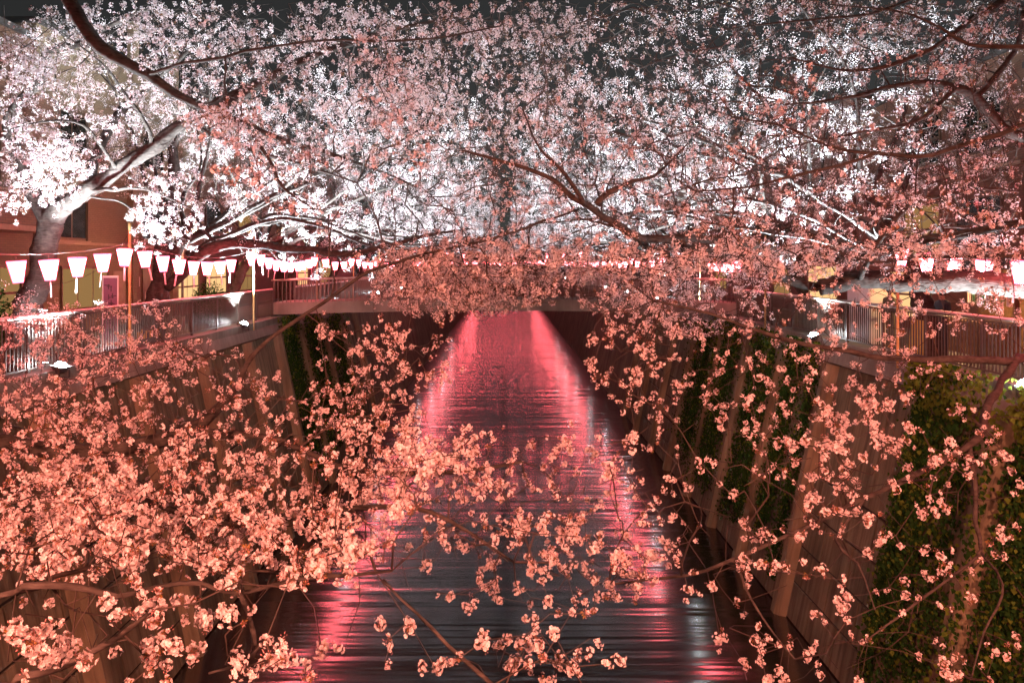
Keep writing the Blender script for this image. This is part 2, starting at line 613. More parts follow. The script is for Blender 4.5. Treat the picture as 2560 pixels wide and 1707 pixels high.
# ------------------------------------------------------------------ railings
RX = HW_TOP + 0.12
bal_me = MB().box(-0.011, 0.011, -0.011, 0.011, 0.08, 1.0).mesh('baluster', M['rail'])
post_me = MB().box(-0.03, 0.03, -0.035, 0.035, 0.0, 1.06).mesh('railing_post', M['rail'])
for s, side in ((-1, 'left'), (1, 'right')):
    ya, yb = 7.2, 31.2
    r = empty('railing', (s * RX, ya, BANK), 'brown metal bar railing on the %s wall, near side of the footbridge' % side, 'railing', 'riverside railings')
    hr = MB()
    hr.tube([(0, t, 1.08) for t in np.linspace(0, yb - ya, 9)], 0.042, 10)
    hr.obj('handrail', M['handrail'], r, smooth=True)
    b = MB()
    b.box(-0.02, 0.02, 0, yb - ya, 0.985, 1.02)
    b.obj('upper_bar', M['rail'], r)
    b = MB()
    b.box(-0.02, 0.02, 0, yb - ya, 0.06, 0.095)
    b.obj('lower_bar', M['rail'], r)
    y = 0.0
    while y <= yb - ya + 0.01:
        obj('post', post_me, r, (0, y, 0))
        y += 2.0
    y = 0.1
    k = 0
    while y < yb - ya:
        if (y % 2.0) > 0.06 and (y % 2.0) < 1.96:
            obj('baluster', bal_me, r, (0, y, 0))
        y += 0.115
    # beyond the footbridge
    ya, yb = 34.8, 120.0
    r = empty('railing', (s * RX, ya, BANK), 'distant bar railing on the %s wall beyond the footbridge' % side, 'railing', 'riverside railings')
    hr = MB()
    hr.tube([(0, 0, 1.08), (0, yb - ya, 1.08)], 0.042, 8)
    hr.obj('handrail', M['handrail'], r)
    b = MB()
    y = 0.0
    while y < yb - ya:
        b.box(-0.019, 0.019, y - 0.016, y + 0.016, 0.02, 1.05)
        y += 0.14
    tag(b.obj('balusters', M['rail'], r), kind='stuff')

# ------------------------------------------------------------------ footbridges over the river
def footbridge(y, wid, label, nb):
    r = empty('footbridge', (0, y, BANK), label, 'bridge')
    b = MB()
    n = 24
    vs, fs = [], []
    for i in range(n + 1):
        x = -9.3 + 18.6 * i / n
        arc = 0.16 * (1 - (x / 9.3) ** 2)
        for (yy, zz) in ((0, 0.06), (0, 0.52), (wid, 0.52), (wid, 0.06)):
            vs.append((x, yy, zz + arc - 0.0))
    for i in range(n):
        for j in range(4):
            a = i * 4 + j
            c = i * 4 + (j + 1) % 4
            fs.append((a, c, c + 4, a + 4))
    b.add(vs, fs)
    b.add([], [])
    b.obj('deck', M['coping'], r)
    for s in (-1, 1):
        b = MB()
        x0, x1 = sorted((s * 9.32, s * 12.8))
        b.add([(s * 9.32, 0, -0.28), (s * 9.32, wid, -0.28), (s * 9.32, wid, 0.52), (s * 9.32, 0, 0.52),
               (s * 14.5, 0, -0.28), (s * 14.5, wid, -0.28), (s * 14.5, wid, -0.2), (s * 14.5, 0, -0.2)],
              [(0, 1, 2, 3), (4, 7, 6, 5), (0, 3, 7, 4), (1, 5, 6, 2), (3, 2, 6, 7), (0, 4, 5, 1)])
        b.obj('ramp', M['coping'], r)
    for yy in (0.12, wid - 0.12):
        b = MB()
        b.tube([(x, yy, 0.52 + 0.9 + 0.16 * (1 - (x / 9.3) ** 2)) for x in np.linspace(-9.3, 9.3, 13)], 0.035, 8)
        b.obj('handrail', M['handrail'], r, smooth=True)
        b = MB()
        for i in range(nb + 1):
            x = -9.2 + 18.4 * i / nb
            z0 = 0.51 + 0.16 * (1 - (x / 9.3) ** 2)
            b.box(x - 0.015, x + 0.015, yy - 0.015, yy + 0.015, z0, z0 + 0.9)
        tag(b.obj('balusters', M['rail'], r), kind='stuff')
    return r


footbridge(31.6, 2.6, 'low concrete footbridge crossing the river behind the blossoms', 110)
footbridge(72.0, 3.0, 'far footbridge hung with red lanterns, deep in the canopy', 60)

# the bridge the photograph is taken from
r = empty('road_bridge', (0, -7, BANK), 'road bridge under the camera, outside the view', 'bridge')
b = MB(); b.box(-9.3, 9.3, 0, 7.3, -0.4, 0.5); b.obj('deck', M['coping'], r)
b = MB(); b.tube([(-9.3, 7.15, 1.3), (9.3, 7.15, 1.3)], 0.05, 8); b.obj('handrail', M['handrail'], r)
b = MB()
for i in range(80):
    x = -9.2 + i * 18.4 / 79
    b.box(x - 0.02, x + 0.02, 7.13, 7.17, 0.5, 1.3)
tag(b.obj('balusters', M['rail'], r), kind='stuff')

# ------------------------------------------------------------------ lanterns
def lantern_meshes():
    n = 6
    b = MB()
    prof = [(0.10, -0.40), (0.148, -0.20), (0.195, 0.0)]
    vs, fs = [], []
    for rr, z in prof:
        for j in range(n):
            a = 2 * math.pi * (j + 0.5) / n
            vs.append((rr * math.cos(a), rr * math.sin(a), z))
    for i in range(len(prof) - 1):
        for j in range(n):
            a, c = i * n + j, i * n + (j + 1) % n
            fs.append((a, c, c + n, a + n))
    b.add(vs, fs)
    b.add(vs[:n], [tuple(reversed(range(n)))])
    shade = b.mesh('lantern_shade', M['paper'])
    b = MB()
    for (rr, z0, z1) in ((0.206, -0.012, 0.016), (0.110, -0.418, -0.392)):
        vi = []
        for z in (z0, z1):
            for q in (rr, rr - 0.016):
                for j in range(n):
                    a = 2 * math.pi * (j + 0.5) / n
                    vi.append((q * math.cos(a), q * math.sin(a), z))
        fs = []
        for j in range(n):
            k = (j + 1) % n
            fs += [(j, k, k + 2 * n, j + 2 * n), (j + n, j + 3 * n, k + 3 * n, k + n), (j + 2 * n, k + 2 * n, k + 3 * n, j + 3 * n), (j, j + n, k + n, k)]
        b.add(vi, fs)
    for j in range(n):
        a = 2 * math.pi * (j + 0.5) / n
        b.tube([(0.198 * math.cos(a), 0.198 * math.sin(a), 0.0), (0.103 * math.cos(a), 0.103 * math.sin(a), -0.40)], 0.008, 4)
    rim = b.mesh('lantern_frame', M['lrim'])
    b = MB()
    b.tube([(0, 0, -0.42), (0, 0, -0.46)], 0.004, 4)
    b.add([(-0.022, 0.002, -0.46), (0.022, -0.002, -0.46), (0.022, 0.003, -0.62), (0.02, 0.01, -0.78), (-0.024, 0.012, -0.78), (-0.022, 0.004, -0.62)],
          [(0, 1, 2, 5), (5, 2, 3, 4)])
    strip = b.mesh('paper_strip', M['strip'])
    b = MB()
    b.tube([(0, 0, 0.13), (0, 0, 0.0)], 0.005, 4)
    b.box(-0.195, 0.195, -0.006, 0.006, -0.004, 0.006)
    hook = b.mesh('hanger', M['wire'])
    return shade, rim, strip, hook


LM = lantern_meshes()
lantern_n = {}


def lantern(p, rz, label, group):
    e = empty('paper_lantern', p, label, 'lantern', group, rz)
    e.rotation_euler = (rnd.uniform(-0.09, 0.09), rnd.uniform(-0.09, 0.09), rz)
    e.scale = (.86, .86, .92)
    obj('shade', LM[0], e)
    obj('frame', LM[1], e)
    if rnd.random() < 0.85:
        obj('paper_strip', LM[2], e, rot=(rnd.uniform(-0.15, 0.15), rnd.uniform(-0.2, 0.2), rnd.uniform(0, 3)))
    obj('hanger', LM[3], e)
    return e


bamboo_b = MB()
bamboo_b.tube([(0, 0, z) for z in np.linspace(0, 3.3, 12)], [0.034 if i % 2 else 0.031 for i in range(12)], 10)
for i in range(1, 11):
    z = 0.3 * i
    bamboo_b.tube([(0, 0, z - 0.012), (0, 0, z + 0.012)], 0.037, 10)
bamboo_me = bamboo_b.mesh('bamboo_pole', M['bamboo'], smooth=True)


def cable_z(y, poles, top, sag):
    for a, c in zip(poles[:-1], poles[1:]):
        if a <= y <= c:
            t = (y - a) / (c - a)
            return top - 4 * sag * t * (1 - t)
    return top


LX = HW_TOP - 0.17
for s, side in ((-1, 'left'), (1, 'right')):
    poles = [0.2, 9.5, 18.75, 28.0, 37.5, 46.5, 56.0, 65.0, 74.0, 84.0, 95.0, 106.0, 118.0, 130.0, 142.0, 156.0, 172.0, 188.0, 204.0, 220.0, 236.0, 252.0]
    if s > 0: poles = [0.0, 9.0, 17.9, 27.0, 36.0, 45.5, 55.0, 64.0, 73.0, 84.0, 95.0, 106.0, 118.0, 130.0, 142.0, 156.0, 172.0, 188.0, 204.0, 220.0, 236.0, 252.0]
    TOP, SAG = 9.80, 0.34
    k = 0
    for y in poles[:-1]:
        if y < 5 or y > 60: continue
        lab = ('slim bamboo pole carrying the lantern string on the %s railing, %s from the camera' % (side, ORD[k])) if k < 4 else 'thin distant bamboo pole on the %s bank past the footbridge' % side
        tag(obj('bamboo_pole', bamboo_me, None, (s * (LX + 0.005), y, BANK - 0.25)), lab, 'pole', 'bamboo lantern poles')
        k += 1
    c = MB()
    pts = []
    for a, e in zip(poles[:-1], poles[1:]):
        for t in np.linspace(0, 1, 13)[:-1]:
            y = a + (e - a) * t
            pts.append((s * (LX - 0.06), y, cable_z(y, poles, TOP, SAG)))
    c.tube(pts, 0.008, 5)
    tag(c.obj('lantern_cable', M['wire']), 'dark cable strung between bamboo poles above the %s railing' % side, 'cable', 'lantern cables')
    y = 7.15 if s < 0 else 7.4
    i = 0
    seen = 0
    while y < 250:
        step = 1.02 if y < 36 else ((2.2 if s < 0 else 2.6) if y < 70 else (2.2 if y < 120 else 3.6))
        if min(abs(y - q) for q in poles) > 0.14 and rnd.random() < 0.97 and not (s > 0 and (18.6 < y < 29.0 or 34.0 < y < 44.0)):
            z = cable_z(y, poles, TOP, SAG) - 0.13
            vis = y > 12.6
            if vis and y < 31 and seen < 20:
                lab = 'glowing pink paper lantern, %s from the near end of the visible %s string' % (ORD[seen], side)
                grp = 'lanterns on the %s railing' % side
                seen += 1
            elif vis:
                lab = 'tiny glowing red lantern far down the %s bank past the footbridge' % side
                grp = 'distant lanterns on the %s bank' % side
            else:
                lab = 'glowing pink paper lantern on the %s string beside the camera, out of view' % side
                grp = 'unseen lanterns near the camera on the %s' % side
            lantern((s * (LX - 0.06), y, z), rnd.uniform(0, 1), lab, grp)
        y += step

for yy, lab in ((71.8, 'tiny red lantern glowing above the parapet of the far footbridge'),):
    for x in np.arange(-8.2, 8.3, 1.5):
        lantern((x, yy, BANK + 3.2 - 0.3 * (1 - (x / 8.2) ** 2)), 0.3, lab, 'lanterns on the far footbridge')


# ------------------------------------------------------------------ floodlights on the copings
def floodlight(s, y, label, watts, aim=(-0.60, -0.04, 1.0), seen=True, cone=112, at=None):
    p = Vector(at if at else (s * (HW_TOP - 0.20), y, BANK - 0.02))
    e = empty('floodlight', p, label, 'floodlight', 'floodlights on the wall copings')
    d = Vector((aim[0] * s, aim[1], aim[2])).normalized()
    q = d.to_track_quat('Z', 'Y').to_euler()
    b = MB()
    b.add([(-0.16, -0.12, 0.10), (0.16, -0.12, 0.10), (0.16, 0.12, 0.10), (-0.16, 0.12, 0.10), (-0.10, -0.07, -0.02), (0.10, -0.07, -0.02), (0.10, 0.07, -0.02), (-0.10, 0.07, -0.02)],
          [(4, 7, 6, 5), (0, 4, 5, 1), (1, 5, 6, 2), (2, 6, 7, 3), (3, 7, 4, 0)])
    for i in range(4):
        b.box(-0.09 + 0.05 * i, -0.08 + 0.05 * i, -0.06, 0.06, -0.05, -0.018)
    body = b.obj('housing', M['floodbody'], e)
    body.rotation_euler = q
    b = MB()
    b.lathe([(0.11, 0.09), (0.105, 0.13), (0.07, 0.165), (0.004, 0.18)], 14)
    ln = b.obj('lens', M['flood'], e, smooth=True)
    ln.rotation_euler = q
    b = MB()
    b.box(-0.19, -0.175, -0.02, 0.02, -0.12, 0.03)
    b.box(0.175, 0.19, -0.02, 0.02, -0.12, 0.03)
    b.box(-0.19, 0.19, -0.02, 0.02, -0.135, -0.12)
    b.obj('bracket', M['floodbody'], e)
    ld = bpy.data.lights.new('flood_lamp', 'SPOT')
    ld.energy = watts
    ld.color = (0.78, 0.92, 1.0)
    ld.spot_size = math.radians(cone)
    ld.spot_blend = 0.5
    ld.shadow_soft_size = 0.12
    lo = bpy.data.objects.new('lamp', ld)
    link(lo, e)
    lo.location = d * 0.34
    lo.rotation_euler = (-d).to_track_quat('Z', 'Y').to_euler()
    return e


k = 0
for y in (15.75, 26.8, 33.9):
    floodlight(-1, y, 'white floodlight glaring from the left wall coping, %s from the camera' % ORD[k], FLOOD_W * (.65, 1.6, 1.3)[k], aim=((-.22, -.02, 1), (-.35, 0, 1), (-.4, 0, 1))[k], cone=126)
    k += 1
k = 0
for y in (13.4, 22.6, 36.0):
    floodlight(1, y, 'white floodlight half hidden in ivy on the right wall coping, %s from the camera' % ORD[k], FLOOD_W * (.10, 1.7, 1.0)[k], aim=((-.5, .1, 1), (-.4, -.05, 1), (-.4, 0, 1))[k], cone=126)
    k += 1
floodlight(-1, 0, 'ground floodlight on the pavement at the foot of the thick pale trunk', 90.0, aim=(0.55, 0.75, 1.0), cone=90, at=(-9.75, 16.9, GROUND + .14))
for i, y in enumerate((44, 55, 67, 80, 95, 112, 130)):
    for s, side in ((-1, 'left'), (1, 'right')):
        floodlight(s, y + (2 if s > 0 else 0), 'small distant white floodlight on the %s coping, %s past the footbridge' % (side, ORD[i]), FLOOD_W * .45)

# ------------------------------------------------------------------ the far bend closes the river
w = empty('river_wall', (0, 262.0, 0), 'far river wall where the river bends away', 'wall')
b = MB(); b.box(-9.2, 9.2, 0.0, 1.2, -1.0, BANK - 0.3); b.obj('face', M['concrete'], w)
b = MB(); b.box(-9.2, 9.2, -0.15, 1.4, BANK - 0.299, BANK); b.obj('coping', M['coping'], w)
b = MB(); b.box(-9.2, 9.2, 1.4, 45, GROUND - 1, GROUND); tag(b.obj('pavement_bend', M['paving']), kind='structure').location = (0, 262.0, 0)
for yy, lab in ((150.0, 'tiny red lantern on the nearest added garland over the river'),
                (200.0, 'tiny red lantern on the middle added garland over the river'), (258.0, 'tiny red lantern on the farthest added garland over the river')):
    c = MB()  # garlands added so that the far water reflects red
    c.tube([(x, yy, 10.35 - 0.9 * (1 - (x / 9.0) ** 2)) for x in np.linspace(-9.0, 9.0, 15)], 0.012, 5)
    tag(c.obj('lantern_cable', M['wire']), lab.replace('tiny red lantern on', 'thin cable of'), 'cable', 'lantern cables')
    for x in np.arange(-8.5, 8.6, 0.95):
        lantern((x, yy, 10.22 - 0.9 * (1 - (x / 9.0) ** 2)), 0.3, lab, 'added lanterns across the river')
# ------------------------------------------------------------------ street lamps
def street_lamp(p, h, label, watts, rz=0.0, aim=None):
    e = empty('street_lamp', p, label, 'street lamp', None, rz)
    b = MB()
    b.tube([(0, 0, 0), (0, 0, 0.5)], 0.07, 10)
    b.tube([(0, 0, 0.5), (0, 0, h)], [0.045, 0.038], 10)
    b.obj('post', M['pole'], e, smooth=True)
    for sx in (-1, 1):
        b = MB()
        b.tube([(0, 0, h - 0.05), (sx * 0.18, 0, h + 0.02), (sx * 0.36, 0, h + 0.06)], 0.022, 8)
        a = b.obj('arm', M['pole'], e, smooth=True)
        b = MB()
        b.lathe([(0.02, 0.14), (0.12, 0.12), (0.17, 0.05), (0.175, 0.02)], 14, (sx * 0.40, 0, h + 0.02))
        b.obj('hood', M['pole'], e, smooth=True)
        b = MB()
        b.lathe([(0.16, 0.02), (0.15, -0.06), (0.09, -0.11), (0.01, -0.12)], 14, (sx * 0.40, 0, h + 0.02))
        b.obj('bulb', M['lamp'], e, smooth=True)
    ld = bpy.data.lights.new('street_bulb', 'SPOT' if aim else 'POINT')
    if aim:
        ld.spot_size = math.radians(98)
        ld.spot_blend = 0.7
    ld.energy = watts
    ld.color = (1.0, 0.315, 0.20)
    ld.shadow_soft_size = 0.18
    lo = bpy.data.objects.new('lamp', ld)
    link(lo, e)
    lo.location = (0, 0, h - 0.25)
    if aim: lo.rotation_euler = (-Vector(aim)).to_track_quat('Z', 'Y').to_euler()
    return e


street_lamp((-11.5, 28.4, GROUND), 3.55, 'twin-headed warm street lamp behind the left railing', LAMP_W * 0.5, 0.5)
street_lamp((-6.0, -3.4, BANK + 0.5), 3.6, 'unseen warm lamp added on the road bridge to front-light the near blossoms, left end', LAMP_W * 32.0, 0.0, (0.30, 1.0, -0.72))  # unseen lamp, added to give the foreground blossoms warm front light
street_lamp((6.0, -3.4, BANK + 0.5), 3.6, 'unseen warm lamp added on the road bridge to front-light the near blossoms, right end', LAMP_W * 32.0, 0.0, (-0.2, 1.0, -0.72))  # its added twin, also only there to light the near boughs

# ------------------------------------------------------------------ buildings
def building(s, xf, y0, y1, ztop, m_wall, label, windows, doors=(), band=None, extra=None):
    """front at x = s*xf facing the river"""
    e = empty('town_building', (s * xf, y0, GROUND), label, 'building', 'buildings along the river street')
    L = y1 - y0
    h = ztop - GROUND
    d = 9.0

    def bx(mb, n0, n1, a0, a1, z0, z1):
        xs = sorted((-s * n0, -s * n1))
        mb.box(xs[0], xs[1], a0, a1, z0, z1)
    mb = MB(); bx(mb, -d, 0, 0, L, 0, h); mb.obj('wall', m_wall, e)
    mb = MB(); bx(mb, -d - 0.1, 0.12, -0.1, L + 0.1, h, h + 0.18); mb.obj('roof', M['roof'], e)
    if band:
        for zb in band:
            mb = MB(); bx(mb, 0, 0.08, 0.02, L - 0.02, zb - GROUND, zb - GROUND + 0.10); mb.obj('string_course', M['trim'], e)
    for (a0, a1, z0, z1, gm, nx, nz) in windows:
        z0 -= GROUND; z1 -= GROUND
        mb = MB(); bx(mb, 0.0, 0.012, a0, a1, z0, z1)
        wdw = mb.obj('window', M['frame'], e)
        pw, ph = (a1 - a0) / nx, (z1 - z0) / nz
        for i in range(nx):
            for j in range(nz):
                mb = MB(); bx(mb, 0.013, 0.022, a0 + i * pw + 0.04, a0 + (i + 1) * pw - 0.04, z0 + j * ph + 0.04, z0 + (j + 1) * ph - 0.04)
                mb.obj('pane', M[gm], wdw)
        mb = MB()
        t = 0.06
        bx(mb, 0.002, 0.07, a0 - t, a0, z0 - t, z1 + t)
        bx(mb, 0.002, 0.07, a1, a1 + t, z0 - t, z1 + t)
        bx(mb, 0.002, 0.07, a0, a1, z1, z1 + t)
        mb.obj('frame', M['frame'], wdw)
        mb = MB(); bx(mb, 0.002, 0.14, a0 - 0.1, a1 + 0.1, z0 - t - 0.04, z0 - t); mb.obj('sill', M['trim'], wdw)
    for (a0, a1, z1, m) in doors:
        z1 -= GROUND
        mb = MB(); bx(mb, 0.0, 0.04, a0, a1, 0.02, z1)
        dr = mb.obj('door', M[m], e)
        mb = MB(); mb.tube([(-s * 0.09, a0 + 0.12, z1 * 0.42), (-s * 0.09, a0 + 0.12, z1 * 0.56)], 0.015, 6); mb.obj('handle', M['handrail'], dr)
    if extra: extra(e, bx)
    return e


def balconies(rows, y0, y1):
    def f(e, bx):
        for zb in rows:
            z = zb - GROUND
            mb = MB(); bx(mb, 0.003, 1.15, y0, y1, z - 0.16, z); bal = mb.obj('balcony', M['trim'], e)
            mb = MB()
            bx(mb, 1.06, 1.12, y0 + 0.02, y1 - 0.02, z + 0.02, z + 0.95)
            mb.obj('parapet', M['tilebrown'], bal)
            mb = MB(); bx(mb, 1.02, 1.16, y0, y1, z + 0.951, z + 1.0); mb.obj('rail', M['trim'], bal)
    return f


building(-1, 15.0, 12.0, 25.3, 16.4, M['tilebrown'], 'brown tiled apartment building with balconies at the far left',
         [(8.2, 11.6, 11.1, 12.9, 'glass', 2, 1), (8.2, 11.6, 14.1, 15.9, 'glass', 2, 1), (9.6, 12.6, 7.6, 9.2, 'shopdim', 3, 2)],
         band=None, extra=balconies([10.4, 13.4], 5.0, 12.9))


def left_front(e, bx):
    mb = MB(); bx(mb, 0.0, 0.25, 6.1, 6.6, 0, 12); mb.obj('pilaster', M['tilebeige'], e)
    mb = MB(); bx(mb, 0.0, 0.25, 9.9, 10.5, 0, 12); mb.obj('pilaster', M['tilebeige'], e)
    mb = MB(); bx(mb, 0.02, 0.03, 6.75, 7.15, 1.45, 1.85); mb.obj('notice', M['white'], e)


building(-1, 15.0, 25.5, 39.5, 17.0, M['tilebeige'], 'brown and beige tiled building behind the left lantern row',
         [(1.1, 3.0, 10.15, 11.5, 'glass', 2, 1), (7.4, 9.4, 10.3, 11.6, 'glass', 2, 1), (1.4, 4.5, 7.7, 9.15, 'shopdim', 3, 1),
          (10.7, 13.4, 7.6, 9.4, 'shop', 4, 3), (1.1, 3.0, 13.2, 14.5, 'glass', 2, 1), (7.4, 9.4, 13.3, 14.6, 'glass', 2, 1)],
         doors=[(7.4, 8.4, 9.1, 'frame'), (5.0, 5.9, 9.0, 'trim')], band=[9.95, 12.9], extra=left_front)
building(-1, 15.5, 39.7, 54.0, 17.0, M['tilebrown'], 'dark building behind the left bank trees past the footbridge',
         [(1.5, 4.5, 7.7, 9.4, 'shop', 4, 2), (6.5, 9.0, 7.7, 9.4, 'shopdim', 3, 2), (1.5, 4.0, 11.0, 12.6, 'glass', 2, 1), (6.5, 9.0, 11.0, 12.6, 'shopdim', 2, 1)], band=[10.1])
building(-1, 15.0, 54.5, 80.0, 18.0, M['tiledark'], 'long dark building far down the left bank', [(3, 6, 7.7, 9.5, 'shop', 3, 2), (10, 14, 7.7, 9.5, 'shopdim', 4, 2)], band=[10.2])
building(1, 15.0, 8.0, 22.8, 14.9, M['tiledark'], 'dark brown tiled building at the far right edge',
         [(9.5, 12.5, 9.8, 11.5, 'glass', 3, 1), (9.5, 12.5, 12.8, 14.5, 'glass', 3, 1), (11, 14, 7.4, 9.0, 'shopdim', 3, 1)], band=[9.4, 12.3])
building(1, 15.0, 23.0, 34.0, 15.6, M['tilebrown'], 'brown building with olive window frames behind the leaning trunk',
         [(1.0, 3.4, 9.6, 11.4, 'glass', 2, 2), (4.4, 6.8, 9.6, 11.4, 'shopdim', 2, 2), (1.0, 3.4, 12.8, 14.5, 'glass', 2, 2), (4.4, 6.8, 12.8, 14.5, 'glass', 2, 2), (5.5, 9.0, 7.3, 9.0, 'shop', 4, 2)],
         band=[9.2, 12.2])
building(1, 15.0, 34.3, 52.0, 16.5, M['tiledark'], 'dark building behind the right bank trees past the footbridge',
         [(1.5, 5.0, 7.5, 9.2, 'shop', 4, 2), (7.5, 10.0, 7.5, 9.2, 'shopdim', 3, 2)], band=[9.8])
building(1, 15.5, 52.5, 80.0, 18.0, M['tilebrown'], 'long dark building far down the right bank', [(3, 6, 7.5, 9.4, 'shopdim', 3, 2)], band=[10.0])

# ------------------------------------------------------------------ street things
def sign_board(p, label):
    e = empty('sign_board', p, label, 'sign', None, 0.35)
    b = MB(); b.box(-0.17, 0.17, -0.03, 0.03, 0.02, 2.0); b.obj('panel', M['purple'], e, bevel=0.01)
    b = MB(); b.box(-0.20, -0.172, -0.045, 0.045, 0, 2.06); b.box(0.172, 0.20, -0.045, 0.045, 0, 2.06); b.box(-0.172, 0.172, -0.045, 0.045, 2.001, 2.06)
    b.obj('frame', M['white'], e)
    b = MB()
    r2 = random.Random(3)
    for k in range(6):
        zc = 1.75 - k * 0.24
        for q in range(4):
            x = r2.uniform(-0.08, 0.08); z = zc + r2.uniform(-0.07, 0.07)
            if q % 2: b.box(x - 0.07, x + 0.07, -0.0335, -0.0305, z - 0.011, z + 0.011)
            else: b.box(x - 0.011, x + 0.011, -0.036, -0.0306, z - 0.07, z + 0.07)
    b.obj('lettering', M['ink'], e)


sign_board((-10.9, 22.0, GROUND), 'narrow purple sign board with vertical dark lettering behind the left railing')

e = empty('traffic_cone', (-9.95, 21.0, GROUND), 'red traffic cone with a pale band behind the left railing', 'traffic cone')
b = MB(); b.box(-0.2, 0.2, -0.2, 0.2, 0, 0.05); b.obj('base', M['red'], e, bevel=0.01)
b = MB(); b.lathe([(0.15, 0.05), (0.095, 0.4), (0.035, 0.75), (0.0, 0.76)], 16); b.obj('body', M['red'], e, smooth=True)
b = MB(); b.lathe([(0.118, 0.29), (0.088, 0.46)], 16); b.obj('reflective_band', M['white'], e, smooth=True)

e = empty('barrier_board', (-9.85, 22.2, GROUND), 'low yellow and black striped barrier behind the left railing', 'barrier', None, math.pi / 2)
b = MB(); b.box(-0.8, 0.8, -0.02, 0.02, 0.35, 0.55); b.obj('board', M['yellow'], e)
for i in range(5):
    b = MB(); x = -0.68 + i * 0.34
    b.add([(x, -0.023, 0.35), (x + 0.12, -0.023, 0.35), (x + 0.2, -0.023, 0.55), (x + 0.08, -0.023, 0.55), (x, 0.023, 0.35), (x + 0.12, 0.023, 0.35), (x + 0.2, 0.023, 0.55), (x + 0.08, 0.023, 0.55)],
          [(0, 1, 2, 3), (7, 6, 5, 4), (0, 4, 5, 1), (3, 2, 6, 7)])
    b.obj('stripe', M['ink'], e)
for x in (-0.6, 0.6):
    b = MB(); b.tube([(x, -0.2, 0), (x, 0, 0.6), (x, 0.2, 0)], 0.018, 6); b.obj('leg', M['yellow'], e)

e = empty('shop_lamp', (-14.7, 36.2, 8.75), 'round glowing yellow wall lamp beside the lit shop on the left', 'lamp')
b = MB(); b.lathe([(0.005, -0.16), (0.09, -0.13), (0.155, -0.05), (0.16, 0.02), (0.12, 0.1), (0.04, 0.15), (0.005, 0.155)], 14); b.obj('globe', M['lamp'], e, smooth=True)
b = MB(); b.tube([(0, 0, 0.15), (-0.1, 0, 0.22), (-0.3, 0, 0.2)], 0.015, 6); b.obj('bracket', M['pole'], e)

# right bank: stall front with counter, cabinet and people
e = empty('food_stall', (12.2, 19.0, GROUND), 'dark wooden food stall with green striped curtain on the right bank', 'stall')
for (x, y) in ((0, 0), (0, 4.4), (1.8, 0), (1.8, 4.4)):
    b = MB(); b.box(x - 0.05, x + 0.05, y - 0.05, y + 0.05, 0, 2.35); b.obj('post', M['wood'], e)
b = MB(); b.add([(-0.45, -0.3, 2.25), (2.1, -0.3, 2.6), (2.1, 4.7, 2.6), (-0.45, 4.7, 2.25), (-0.45, -0.3, 2.31), (2.1, -0.3, 2.66), (2.1, 4.7, 2.66), (-0.45, 4.7, 2.31)],
               [(0, 3, 2, 1), (4, 5, 6, 7), (0, 1, 5, 4), (1, 2, 6, 5), (2, 3, 7, 6), (3, 0, 4, 7)]); b.obj('roof', M['roof'], e)
b = MB(); b.box(-0.1, 0.5, 0.1, 4.3, 0.85, 0.9); b.obj('counter_top', M['wood'], e)
b = MB(); b.box(-0.02, 0.03, 0.1, 4.3, 0.02, 0.848); b.obj('counter_front', M['wood'], e)
b = MB(); b.box(1.72, 1.76, 0.05, 4.35, 0.02, 2.3); b.obj('back_wall', M['wood'], e)
for i in range(9):
    b = MB(); y = 0.2 + i * 0.2
    pts = [(-0.03, y + t * 0.16) for t in (0, 0.33, 0.66, 1)]
    vs = [(-0.03 + 0.02 * (k % 2), pts[k][1], z) for z in (2.2, 1.35) for k in range(4)]
    b.add(vs, [(0, 1, 5, 4), (1, 2, 6, 5), (2, 3, 7, 6)]); b.obj('curtain_strip', M['green' if i % 2 else 'white'], e)
e2 = empty('stall_lamp', (12.35, 21.5, GROUND + 1.95), 'yellow hanging bulb lamp under the stall roof on the right', 'lamp')
b = MB(); b.lathe([(0.005, -0.14), (0.08, -0.11), (0.11, -0.03), (0.08, 0.06), (0.03, 0.1)], 12); b.obj('bulb', M['lamp'], e2, smooth=True)
b = MB(); b.tube([(0, 0, 0.1), (0, 0, 0.42)], 0.008, 5); b.obj('cord', M['wire'], e2)
ld = bpy.data.lights.new('stall_bulb', 'POINT'); ld.energy = LAMP_W * .45; ld.color = (1.0, .55, .22); ld.shadow_soft_size = .1
lo = bpy.data.objects.new('lamp', ld); link(lo, e2); lo.location = (-.35, 0, -.05)

e = empty('white_cabinet', (10.9, 23.9, GROUND), 'tall white utility cabinet behind the right railing', 'cabinet')
b = MB(); b.box(-0.28, 0.28, -0.75, 0.75, 0.05, 1.98); b.obj('body', M['white'], e, bevel=0.015)
b = MB(); b.box(-0.30, 0.30, -0.77, 0.77, 0, 0.049); b.obj('plinth', M['coping'], e)
for y in (-0.73, 0.02):
    b = MB(); b.box(-0.30, -0.283, y, y + 0.71, 0.1, 1.93); d = b.obj('door', M['white'], e)
    b = MB(); b.box(-0.325, -0.302, y + 0.62, y + 0.65, 0.95, 1.12); b.obj('handle', M['frame'], d)

e = empty('yellow_sign_board', (10.1, 19.6, GROUND), 'yellow folding notice board leaning behind the right railing', 'sign', None, -0.1)
b = MB(); b.add([(0.0, -0.5, 0.05), (0.0, 0.5, 0.05), (0.12, 0.5, 1.0), (0.12, -0.5, 1.0), (0.03, -0.5, 0.05), (0.03, 0.5, 0.05), (0.15, 0.5, 1.0), (0.15, -0.5, 1.0)],
               [(0, 1, 2, 3), (7, 6, 5, 4), (0, 4, 5, 1), (1, 5, 6, 2), (2, 6, 7, 3), (3, 7, 4, 0)]); b.obj('board', M['yellow'], e)
for y in (-0.4, 0.4):
    b = MB(); b.tube([(0.14, y, 0.98), (0.45, y, 0.0)], 0.014, 6); b.obj('leg', M['wood'], e)


